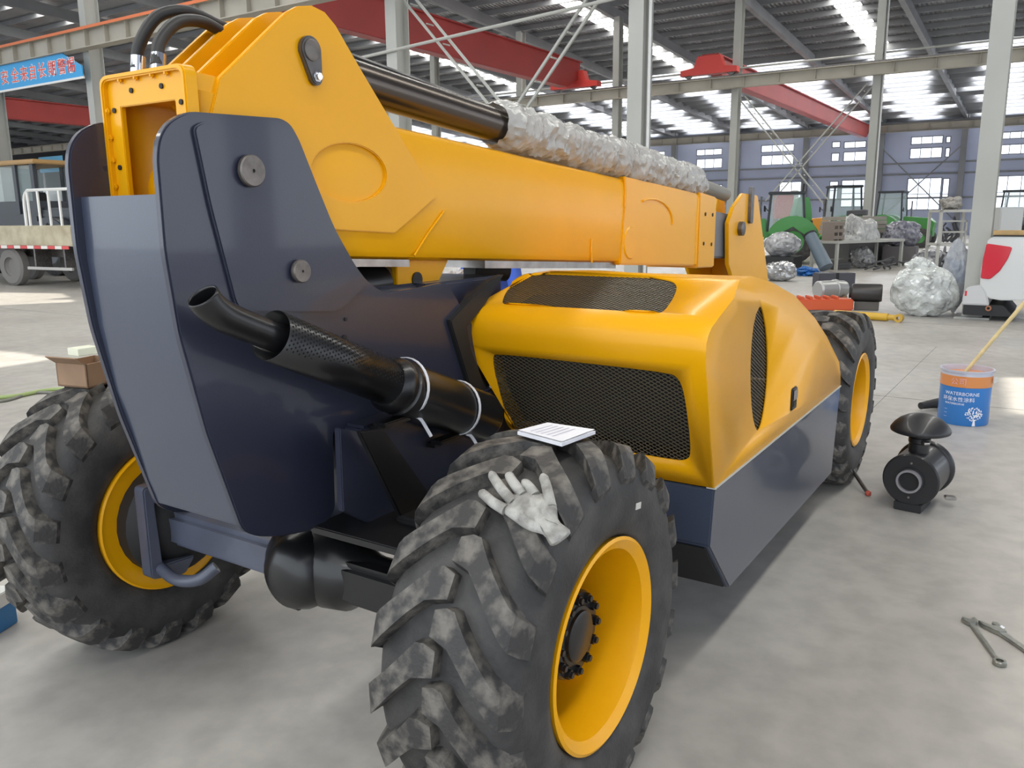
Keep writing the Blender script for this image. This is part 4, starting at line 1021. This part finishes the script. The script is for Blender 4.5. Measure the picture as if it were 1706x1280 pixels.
tag(crumple((0, 0, 0), .5, (1.0, 1.3, .9), 12.2, .35, 4, flat=-.4).obj('film_heap', M('dark_film_c', (.11, .11, .15), .25, col2=(.35, .35, .38), scale=9, bump=.8, bscale=9), smooth=18, loc=on_table(TL+.75, .6, 1.0)), 'dark bundle of hoses in film between the table and the rack', 'bundle')
tag(B().box2((-.4, -.5, 0), (.4, .5, .62), bev=.02).obj('support_crate', M('dull_crate', (.14, .13, .13), .8), loc=on_table(TL+.75, .6, 0)), 'dull crate carrying the dark hose bundle beside the table', 'crate')
# pallet wood stack behind
pw = thing('timber_stack', 'stack of grey timber boards behind the sheeted table', 'timber', tuple(on_table(TL*.95, 1.75, 0)), tz.rotation_euler[2])
B().box2((-.9, -.5, 0), (1.1, .5, 1.05)).obj('trestle', M('dark_trestle', (.09, .09, .09), .8), pw, smooth=0)
for k in range(4):
    B().box2((-1.2+.05*k, -.5, 1.05+k*.14), (1.1-.03*k, .5, 1.17+k*.14)).obj('board', M('grey_timber%d' % k, (.30, .27, .23), .8, var=.1, scale=4), pw, smooth=0)

# shelving rack
ra = on(1558, 470, z=0); rz2 = tz.rotation_euler[2]
ra = G(1556, 472); rb2 = G(1617, 472); RL = (rb2-ra).length
rk = thing('storage_rack', 'pale steel storage rack full of hoses and parts beside the wide column', 'rack', (ra.x, ra.y, 0), atan2(rb2.y-ra.y, rb2.x-ra.x))
RKM = M('rack_paint', (.47, .46, .42), .5)
for x in (0, RL-.06):
    for y in (0, .7): B().box2((x, y, 0), (x+.06, y+.06, 1.76)).obj('upright', RKM, rk, smooth=0)
for z in (.12, .95, 1.75): B().box2((0, 0, z-.06), (RL, .76, z)).obj('shelf', RKM, rk, smooth=0)
rm_ = Matrix.Translation((ra.x, ra.y, 0)) @ Matrix.Rotation(rk.rotation_euler[2], 4, 'Z')
rd = random.Random(9)
HS = M('hose_dark_grey', (.07, .07, .075), .5)
for z0, n in ((.95, 9), (.12, 10)):
    for k in range(n):
        x = .24+(RL-.48)*(k+.5)/n; y = (.36, .48, .60)[k % 3]; h = rd.uniform(.25, .6)
        pts = [rm_ @ Vector((x+rd.uniform(-.09, .09), y+rd.uniform(-.05, .05), z0+.03+h*i/3)) for i in range(4)]
        o_ = B().tube(smoothpath(pts, 4), rd.uniform(.018, .035), 7).obj('hose_piece', HS)
        tag(o_, 'short dark hose standing on the %s shelf of the storage rack' % ('middle' if z0 > .5 else 'bottom'), 'hose', 'hoses on the storage rack %s shelf' % ('middle' if z0 > .5 else 'bottom'))
t = thing('rack_frame', 'small bright open frame on the middle shelf of the storage rack', 'frame', tuple(rm_ @ Vector((RL*.5, .2, .95))), rk.rotation_euler[2])
for a, c in (((-.3, 0, 0), (-.26, .04, .55)), ((.26, 0, 0), (.3, .04, .55)), ((-.3, 0, .51), (.3, .04, .55)), ((-.3, 0, .25), (.3, .04, .29))): B().box2(a, c).obj('bar', RKM, t, smooth=0)
tag(crumple((0, 0, 0), .26, (1.5, 1, .75), 2.3, .3, 4, flat=-.14).obj('wrapped_parcel', M('parcel_grey', (.34, .32, .29), .7, var=.2, scale=8), smooth=18, loc=rm_ @ Vector((RL*.42, .35, 1.89))), 'grey wrapped parcel on top of the storage rack', 'parcel')
bb3 = G(1592, 480); t = thing('blue_board', 'bright blue upright box beside the storage rack', 'box', (bb3.x, bb3.y, 0), rk.rotation_euler[2])
B().box2((-.13, -.1, .1), (.13, .1, .62), bev=.01).obj('casing', M('bright_blue', (.05, .28, .72), .4), t); B().box2((-.15, -.12, 0), (.15, .12, .1)).obj('base', BLKM, t, smooth=0)

# dark box, canisters, orange casting, yellow cylinder, blue tarp, slanted tube
dbp = G(1388, 479); t = thing('parts_box', 'low dark grey box on the floor in front of the table', 'box', (dbp.x, dbp.y, 0), radians(-55))
B().box2((-.42, -.2, 0), (.42, .2, .34), bev=.01).obj('body', M('box_grey', (.07, .07, .085), .6), t); B().box2((-.03, -.21, 0), (.03, .21, .345)).obj('strap', BLKM, t, smooth=0)
cn = G(1392, 520)
t = thing('grey_canister', 'silver grey canister lying behind the front tyre', 'canister', (14.25, 1.27, .30), radians(-38))
B().lathe([(.0001, -.34), (.14, -.34), (.165, -.31), (.165, .02), (.18, .03), (.18, .08), (.165, .09), (.15, .26), (.07, .31), (.0001, .31)], axis='x', n=28).obj('shell', M('canister_silver', (.45, .45, .44), .35, .4), t)
for x in (-.2, .18): B().box2((x-.04, -.15, -.30), (x+.04, .15, -.12)).obj('chock', CARD, t, smooth=0)
c2_ = G(1432, 528); t = thing('dark_canister', 'black round canister on a low cradle beside the silver canister', 'canister', (c2_.x+1.15, c2_.y+.10, 0), radians(-80))
B().lathe([(.0001, -.26), (.14, -.26), (.16, -.24), (.16, .2), (.145, .24), (.0001, .24)], (0, 0, .30), 'x', 28).obj('shell', M('canister_dark', (.055, .05, .048), .35, .3), t)
B().box2((-.2, -.13, 0), (.2, .13, .15), bev=.01).obj('cradle', M('canister_cradle', (.10, .09, .08), .6), t)
B().lathe([(.0001, -.30), (.10, -.30), (.10, -.26)], (0, 0, .30), 'x', 20).obj('neck', BLKM, t)
oc = G(1372, 522); t = thing('orange_casting', 'orange ribbed casting on the floor behind the front tyre', 'casting', (13.35, 1.35, 0), radians(-60))
OR = M('casting_orange', (.62, .10, .03), .5)
B().box2((-.35, -.18, 0), (.6, .18, .20), bev=.02).obj('body', OR, t)
for k in range(5): B().box2((-.3+k*.15, -.16, .20), (-.25+k*.15, .16, .25), bev=.008).obj('rib', OR, t)
yc = G(1442, 533); yd = G(1497, 537)
t = thing('hydraulic_cylinder', 'yellow hydraulic cylinder lying on the floor beside the plastic bag', 'cylinder', ((yc.x+yd.x)/2, (yc.y+yd.y)/2, .065), atan2(yd.y-yc.y, yd.x-yc.x))
L = (yd-yc).length/2
B().tube([(-L-.5, 0, 0), (L*.35, 0, 0)], .06, 20).obj('barrel', M('cylinder_yellow', (.60, .36, .03), .4), t)
B().tube([(L*.35, 0, 0), (L*.85, 0, 0)], .045, 16).obj('rod', M('cylinder_rod_yellow', (.55, .33, .04), .4), t)
B().lathe([(.03, -.05), (.065, -.05), (.065, .05), (.03, .05)], (L, 0, 0), 'y', 20, closed=True).obj('eye', M('cylinder_eye', (.55, .33, .04), .4), t)
bt2 = G(1345, 459); tag(crumple((0, 0, .10), .42, (1, .8, .35), 4.1, .45, 4, 3, flat=-.1).obj('blue_tarp', M('tarp_blue', (.02, .13, .40), .4, var=.2, scale=5), smooth=18, loc=(bt2.x, bt2.y, 0)), 'crumpled blue tarp on the floor near the green machines', 'tarp')
s0 = G(1392, 452); s0 = Vector((s0.x-.8, s0.y+.1, .15)); s1_ = on(1350, 392, x=s0.x+.4)
t = thing('chute_tube', 'thick blue-grey tube leaning beside the green machine', 'tube')
B().tube([s0, s0.lerp(s1_, .5), s1_], [.20, .19, .17], 20).obj('tube', M('tube_blue_grey', (.13, .17, .21), .45), t); B().tube([s1_, s1_+(s1_-s0).normalized()*.05], .19, 20).obj('rim', BLKM, t)
# foil sack and wrapped seat by the boom head
fs = G(1300, 468); tag(crumple((0, 0, .26), .36, (1, 1.1, .8), 6.6, .3, 4, 1.4, flat=-.26).obj('foil_sack', M('silver_film', (.45, .45, .45), .15, .5, var=.4, scale=9, bump=1, bscale=12), smooth=18, loc=(fs.x, fs.y, 0)), 'crumpled silver film sack on the floor by the boom head', 'sack')
wsd = G(1300, 452); t = thing('film_wrapped_bundle', 'round bundle wrapped in clear film on a dark crate by the boom head', 'bundle', (wsd.x, wsd.y, 0))
B().box2((-.5, -.5, 0), (.5, .5, .45)).obj('crate', BLKM, t, smooth=0)
crumple((0, 0, .80), .5, (.9, 1.1, .75), 7.7, .16, 4).obj('film', M('seat_film', (.22, .22, .23), .15, col2=(.55, .55, .55), scale=6, bump=.7, bscale=10), t, 18)

# ---------------------------------------------------------------- green and yellow machines
GRN = M('machine_green', (.055, .26, .055), .4, coat=.2); CABF = M('cab_frame', (.03, .035, .04), .5); CABG = M('cab_glass', (.55, .68, .68), .05, alpha=.35)
def wheel_simple(par, loc, r, wd, rimmat):
    w_ = B().lathe([(r*.5, -wd/2), (r*.85, -wd/2), (r, -wd*.38), (r, wd*.38), (r*.85, wd/2), (r*.5, wd/2)], axis='y', n=28, closed=True).obj('tyre', RUB, par, loc=loc)
    B().lathe([(.0001, -wd*.3), (r*.3, -wd*.3), (r*.5, -wd*.45), (r*.52, -wd*.45), (r*.52, wd*.45), (.0001, wd*.3)], axis='y', n=24).obj('rim', rimmat, w_)
def tractor(name, label, loc, rz, mat, hoodmat=None, big=.75, cabz=2.35, group='green machines in the background', extra=None):
    t = thing(name, label, 'machine', loc, rz, group)
    hm = hoodmat or mat
    B().prism([(-.5, .8), (1.9, .85), (1.95, 1.25), (1.7, 1.45), (.55, 1.55), (.5, 1.1), (-.5, 1.1)], -.33, .33, bev=.03).obj('hood', hm, t)
    B().box2((-.8, -.28, .55), (1.9, .28, .86), bev=.03).obj('chassis', mat, t)
    for s in (-1, 1):
        B().prism(arc(-.35, .75, big*1.18, 20, 165, 10)+[(-.35-big*.85, .8), (-.35, 1.25), (.25, .95)], s*.45, s*.95, bev=.02).obj('fender', mat, t)
    wheel_simple(t, (-.35, -.72, big), big, .42, hm); wheel_simple(t, (-.35, .72, big), big, .42, hm)
    wheel_simple(t, (1.45, -.62, .48), .48, .30, hm); wheel_simple(t, (1.45, .62, .48), .48, .30, hm)
    for x in (-.75, .50):
        for s in (-1, 1): B().tube([(x, s*.55, 1.1), (x+(.12 if x < 0 else -.08), s*.5, cabz)], .04, 8).obj('cab_post', CABF, t)
    B().box2((-.72, -.58, cabz), (.52, .58, cabz+.10), bev=.03).obj('cab_roof', CABF, t)
    for s in (-1, 1): B().quad((-.72, s*.55, 1.15), (.48, s*.55, 1.15), (.42, s*.51, cabz), (-.64, s*.51, cabz)).obj('side_glass', CABG, t, smooth=0)
    B().quad((.5, -.55, 1.2), (.5, .55, 1.2), (.43, .5, cabz), (.43, -.5, cabz)).obj('windscreen', CABG, t, smooth=0)
    B().quad((-.74, -.55, 1.2), (-.74, .55, 1.2), (-.65, .5, cabz), (-.65, -.5, cabz)).obj('rear_glass', CABG, t, smooth=0)
    B().box2((-.45, -.22, .95), (-.05, .22, 1.15), bev=.03).obj('seat', BLKM, t); B().box2((-.52, -.22, 1.1), (-.40, .22, 1.65), bev=.03).obj('seat_back', BLKM, t)
    B().tube([(.75, .28, 1.5), (.75, .28, 2.3)], .035, 8).obj('exhaust_stack', DSTEEL, t)
    for s in (-1, 1):
        B().tube([(.5, s*.55, 1.8), (.62, s*.82, 1.95)], .015, 6).obj('mirror_arm', CABF, t); B().box((.62, s*.82, 1.88), (.04, .13, .24), bev=.02).obj('mirror', CABF, t)
    return t
p = G(1300, 438); tractor('green_tractor', 'green tractor with open cab right behind the boom head', (p.x, p.y, 0), radians(105), GRN)
p = G(1330, 432); t = thing('green_tower_machine', 'upright green machine with thick vertical column beside the red hopper', 'machine', (p.x, p.y, 0), radians(-60), 'green machines in the background')
hx = 2.3
B().prism(roundpoly([(-.35, .3), (.35, .3), (.33, 1.7), (.2, hx), (-.2, hx), (-.33, 1.7)], .06), -.3, .3, bev=.03).obj('tower', GRN, t)
B().box2((-1.0, -.5, .25), (1.6, .5, .75), bev=.05).obj('base_frame', GRN, t); B().box2((-.36, -.31, 1.35), (.36, .31, 1.45)).obj('band', CABF, t, smooth=0)
wheel_simple(t, (-.7, -.65, .55), .55, .3, GRN); wheel_simple(t, (1.3, -.65, .55), .55, .3, GRN)
B().tube([(.0, 0, hx), (.05, 0, hx+.5)], .04, 8).obj('lever', BLKM, t)
B().tube([(.3, -.2, .6), (1.5, -.3, 1.3)], .09, 10).obj('arm', GRN, t); B().tube([(.3, .2, .6), (1.5, .3, 1.1)], .07, 10).obj('arm', GRN, t)
B().box2((-1.4, -.8, .0), (1.5, -.62, .06)).obj('skid', WHITE, t, smooth=0)
p = G(1300, 420); t = thing('red_hopper', 'red hopper with added white board behind the green machines', 'hopper', (p.x, p.y, 0), radians(-60))
B().prism([(-.36, 1.5), (.36, 1.5), (.42, 2.7), (-.40, 2.7)], -.3, .3, bev=.03).obj('bin', M('hopper_red', (.62, .07, .07), .4), t)
B().box2((.38, -.3, 1.5), (.60, .3, 2.75), bev=.03).obj('window_stand_in', WHITE, t)  # white board added in place of the bright window behind the hopper
for x in (-.3, .3): B().box2((x-.05, -.25, 0), (x+.05, .25, 1.5)).obj('leg', M('hopper_leg', (.25, .12, .09), .6), t, smooth=0)
p = G(1395, 424); tractor('yellow_machine', 'machine with orange-yellow hood and tall glazed cab behind the table', (p.x, p.y, 0), radians(118), GRN, M('machine_orange', (.72, .30, .03), .4), cabz=2.75)
p = G(1485, 412); tractor('green_tractor', 'distant green tractor with glazed cab behind the timber stack', (p.x, p.y, 0), radians(-95), GRN, cabz=2.7)
p = G(1690, 408); tractor('dark_tractor', 'dark machine with open cab beyond the white pickup', (p.x, p.y, 0), radians(-100), M('machine_dark', (.08, .08, .09), .5), cabz=2.75, group=None)
p = G(1668, 440); t = thing('white_cabinet', 'pale grey cabinet standing behind the wide column and the pickup', 'cabinet', (p.x, p.y, 0), radians(-57))
B().box2((-.38, -.3, 0), (.38, .3, 1.85), bev=.02).obj('body', M('cabinet_grey', (.55, .56, .55), .5), t); B().box2((-.34, -.31, .1), (.34, -.30, 1.8)).obj('door', M('cabinet_door', (.58, .59, .58), .5), t, smooth=0)

# ---------------------------------------------------------------- white pickup at the right
pk0 = on(1650, 520, z=.18)
PKX, PKY = 13.0, -1.18
pk = thing('pickup_truck', 'white pickup truck with red tail lamp parked at the edge of the bay', 'pickup truck', (PKX, PKY, 0), radians(-90))
# local x runs forward along the truck (world -y), local y to the left (world +x)
WP = M('pickup_white', (.62, .63, .62), .28, coat=.6)
side = [(.06, .40), (.0, .55), (-.01, .80), (.02, 1.10), (.06, 1.26), (.10, 1.30), (.9, 1.31), (2.0, 1.31), (2.0, .45), (1.55, .40)]+arc(1.12, .40, .44, 5, 175, 10)+[(.62, .34), (.30, .33), (.16, .35)]
for y in (0, 1.72): B().prism(side, y, y+.06, bev=.015).obj('bed_side', WP, pk)
B().box2((.04, .02, .62), (.08, 1.76, 1.26), bev=.015).obj('tailgate', WP, pk); B().box2((.05, .05, .72), (2.0, 1.73, .78)).obj('bed_floor', WP, pk, smooth=0)
B().prism([(2.0, .42), (4.9, .42), (4.95, 1.05), (3.9, 1.15), (3.3, 1.75), (2.2, 1.80), (2.0, 1.31)], .04, 1.74, bev=.05).obj('cab', WP, pk)
for y in (.03, 1.75): B().prism([(2.2, 1.25), (3.6, 1.25), (3.2, 1.68), (2.3, 1.72)], y-.008, y+.008).obj('side_window', M('pickup_glass', (.03, .035, .04), .08), pk, smooth=0)
TLm = M('tail_lamp_red', (.60, .03, .05), .15, coat=.8)
B().prism(roundpoly([(.035, 1.20), (.005, .95), (.0, .66), (.13, .65), (.25, .78), (.34, .97), (.38, 1.13), (.36, 1.15)], .03), -.018, .04, bev=.01, seg=3).obj('tail_lamp', TLm, pk)
B().prism(roundpoly([(-.22, .24), (.16, .24), (.10, .45), (.02, .56), (-.17, .52), (-.22, .40)], .04), -.02, 1.80, bev=.02).obj('bumper', M('bumper_white', (.55, .55, .55), .35), pk)
B().box2((-.195, -.024, .38), (-.165, -.018, .46)).obj('bumper_reflector', TLm, pk, smooth=0)
B().prism(roundpoly([(-.20, .08), (.50, .08), (.35, .25), (-.20, .25)], .03), .0, 1.76, bev=.01).obj('lower_valance', BLKM, pk)
B().lathe([(.022, -.02), (.042, -.02), (.042, .02), (.022, .02)], (.15, -.02, .20), 'y', 16, closed=True).obj('tow_eye', M('rust', (.35, .15, .08), .7), pk)
for x in (1.12, 4.1):
    for y in (.10, 1.66): wheel_simple(pk, (x, y, .38), .38, .24, STEEL)
B().box2((.10, -.01, 1.305), (2.0, .05, 1.325), bev=.008).obj('rub_rail', BLKM, pk)
pk_m = Matrix.Translation((PKX, PKY, 0)) @ Matrix.Rotation(radians(-90), 4, 'Z')
tag(B().box2((-.45, -.06, 0), (1.6, .30, .07), bev=.01).obj('wood_plank', M('plank', (.50, .33, .14), .7, var=.15, scale=5), loc=pk_m @ Vector((.55, .1, 1.325)), rotz=radians(-88)), 'light wooden plank lying on the edge of the pickup bed', 'plank')
tag(crumple((0, 0, .62), .42, (.32, .5, 1.45), 3.9, .22, 4, 2.6, flat=-.62).obj('wrapped_roll', M('roll_film', (.35, .37, .42), .12, col2=(.60, .62, .65), scale=7, bump=.9, bscale=10, alpha=.75), smooth=18, loc=pk_m @ Vector((-.42, 1.0, 0))), 'tall roll wrapped in clear film standing behind the pickup bumper', 'roll')

# ================================================================== background, left
LB = G(10, 478)
ft = thing('flatbed_truck', 'white flatbed truck with cream bed and red-white reflector strip', 'truck', (LB.x+.2, LB.y, 0), radians(-85))
# local x forward (to the right in the picture), local y away
CRM = M('bed_cream', (.55, .50, .36), .6, col2=(.36, .30, .20), scale=2.5); 
B().box2((-3.2, .0, 1.05), (2.6, 2.2, 1.55), bev=.02).obj('flatbed', CRM, ft)
RS = M('reflector_red', (.6, .05, .05), .4); WS = M('reflector_white', (.75, .7, .65), .4)
me_r = B().box2((-.13, -.012, .98), (.13, .0, 1.06)).mesh('reflector', RS, 0); me_w = B().box2((-.13, -.012, .98), (.13, .0, 1.06)).mesh('reflector', WS, 0)
for k in range(20): link('reflector', me_r if k % 2 else me_w, ft, loc=(-3.0+.28*k, 0, 0))
B().box2((-3.2, .5, .75), (3.6, .7, .95)).obj('chassis_rail', DSTEEL, ft, smooth=0); B().box2((-3.2, 1.5, .75), (3.6, 1.7, .95)).obj('chassis_rail', DSTEEL, ft, smooth=0)
B().box2((.6, .05, .45), (2.4, .10, .52)).obj('side_guard', M('guard_grey', (.45, .44, .42), .6), ft, smooth=0)
for x in (.9, 2.1): B().box2((x, .07, .45), (x+.06, .5, .98)).obj('guard_post', DSTEEL, ft, smooth=0)
dusty = M('dusty_tyre', (.20, .19, .18), .9)
for x in (-.25, -2.2, 3.4):
    for y in (.25, 1.95):
        w_ = B().lathe([(.25, -.14), (.44, -.14), (.5, -.09), (.5, .09), (.44, .14), (.25, .14)], axis='y', n=28, closed=True).obj('tyre', dusty, ft, loc=(x, y, .5)); B().lathe([(.0001, -.05), (.2, -.05), (.26, -.12), (.26, .12), (.0001, .1)], axis='y', n=20).obj('rim', dusty, w_)
for a in range(5): B().tube([(.95+.42*a, .05, 1.55), (.95+.42*a, .05, 2.40)], .035, 6).obj('stake', WHITE, ft)
B().tube(smoothpath([(.78, .05, 1.55), (.80, .05, 2.2), (.95, .05, 2.40), (1.2, .05, 2.43), (2.65, .05, 2.43)], 4), .04, 6).obj('stake_rail', WHITE, ft)
B().prism([(2.75, .7), (4.6, .7), (4.65, 1.6), (4.35, 2.6), (2.75, 2.65)], .05, 2.1, bev=.08).obj('cab', WHITE, ft)
B().prism([(3.1, 1.75), (4.2, 1.75), (4.0, 2.4), (3.1, 2.4)], .03, .06).obj('cab_window', BLKM, ft, smooth=0)
vn = on(92, 350, x=LB.x+5.5); t = thing('white_van', 'white van parked behind the flatbed truck stakes', 'van', (vn.x, vn.y, 0), radians(-85))
B().prism([(-.9, .4), (2.6, .4), (2.7, 1.3), (2.1, 1.6), (1.5, 2.7), (-.7, 2.75), (-.9, 2.3)], -.1, 1.7, bev=.12).obj('body', WHITE, t)
B().prism([(.2, 1.6), (1.3, 1.6), (1.1, 2.35), (.3, 2.35)], -.12, -.09).obj('window', M('van_glass', (.16, .18, .20), .1), t, smooth=0)
for x in (-.1, 1.9): wheel_simple(t, (x, .05, .36), .36, .22, STEEL)
# wheel loader
ll = on(20, 440, z=0); lo_ = thing('wheel_loader', 'dark wheel loader with orange cab roof edge behind the flatbed truck', 'loader', (13.05, 26.0, 0), radians(-85))
LD = M('loader_dark', (.035, .04, .05), .4); 
B().box2((-1.6, -.9, .9), (1.2, .9, 1.9), bev=.08).obj('body', LD, lo_)
B().prism([(1.1, .95), (2.9, .95), (3.0, 1.7), (2.6, 2.05), (1.1, 2.1)], -.75, .75, bev=.08).obj('engine_cover', LD, lo_)
for x in (-1.3, .15, 1.05):
    for y in (-.8, .8): B().box2((x-.08, y-.06, 1.9), (x+.08, y+.06, 3.42)).obj('cab_post', LD, lo_, smooth=0)
B().box2((-1.5, -.95, 3.42), (1.35, .95, 3.56), bev=.03).obj('cab_roof', M('loader_roof', (.45, .27, .10), .5), lo_)
for y in (-.78, .78): B().quad((-1.3, y, 2.2), (1.05, y, 2.2), (1.05, y, 3.4), (-1.3, y, 3.4)).obj('cab_glass', CABG, lo_, smooth=0)
B().box2((-1.3, -.8, 1.9), (1.1, .8, 2.3)).obj('cab_sill', LD, lo_, smooth=0)
B().box2((-.6, -.3, 2.2), (.0, .3, 2.6), bev=.05).obj('seat', BLKM, lo_); B().box2((-.75, -.3, 2.5), (-.55, .3, 3.2), bev=.05).obj('seat_back', BLKM, lo_)
for x in (-1.2, 2.0): 
    for y in (-.95, .95): wheel_simple(lo_, (x, y, .75), .75, .4, LD)
B().prism(arc(2.0, .8, 1.0, 10, 170, 10)+[(1.05, .9), (2.0, 1.6), (2.9, .9)], -1.15, -.75, bev=.02).obj('fender', LD, lo_)

# ---------------------------------------------------------------- more clutter around the table and rack
def coil(name, label, loc, r, tr, mat, turns=4, tilt=0., rz=0.):
    pts = [(r*cos(a)*(1+.06*sin(3*a)), r*sin(a), tr+.9*tr*a/(2*pi)) for a in [2*pi*i/18 for i in range(18*turns)]]
    o = B().tube(pts, tr, 7).obj(name, mat); o.rotation_euler = (tilt, 0, rz); o.location = loc
    return tag(o, label, 'hose coil')
coil('hose_coil', 'coil of black hose lying on the floor under the grey table', on_table(TL*.2, .35, .0), .28, .04, HS)
coil('hose_coil', 'coil of black hose lying on top of the timber stack', on_table(TL*.95+.1, 1.75, 1.60), .30, .04, HS)
t = thing('cable_reel', 'grey cable reel standing on the floor between the table and the rack', 'reel', tuple(on_table(TL+1.05, -.9, .34)), tz.rotation_euler[2]+.4)
B().lathe([(.12, -.14), (.12, .14)], axis='y', n=20).obj('core', BLKM, t)
for y in (-.16, .14): B().lathe([(.34, y), (.34, y+.02)], axis='y', n=28).obj('reel_flange', M('reel_grey%d' % int(y*100), (.20, .20, .21), .6), t)
for k in range(7):
    a = on_table(TL*.15+TL*.11*k, -.75-.12*(k % 3), 0); r = random.Random(k)
    pts = [a+Vector((r.uniform(-.25, .25), r.uniform(-.25, .25), .05+.09*j*r.uniform(.4, 1.2))) for j in range(5)]
    tag(B().tube(smoothpath(pts, 5), .03, 7).obj('loose_hose', HS), 'short loose black hose tangled on the floor before the grey table', 'hose', 'loose hoses before the table')
for k, (x, h, c) in enumerate(((.55, .34, (.16, .17, .15)), (1.0, .28, (.28, .27, .24)))):
    if x > RL-.2: continue
    t = thing('parts_tin', ('dull green tin', 'grey tin')[k]+' standing on the bottom shelf of the storage rack', 'tin', tuple(rm_ @ Vector((x, .16, .12))))
    B().lathe([(.0001, 0), (.11, 0), (.11, h), (.0001, h)], n=20).obj('can', M('tin_%d' % k, c, .5), t); B().lathe([(.0001, h), (.115, h), (.115, h+.03), (.0001, h+.03)], n=20).obj('lid', M('tin_lid_%d' % k, (.3, .3, .3), .4), t)
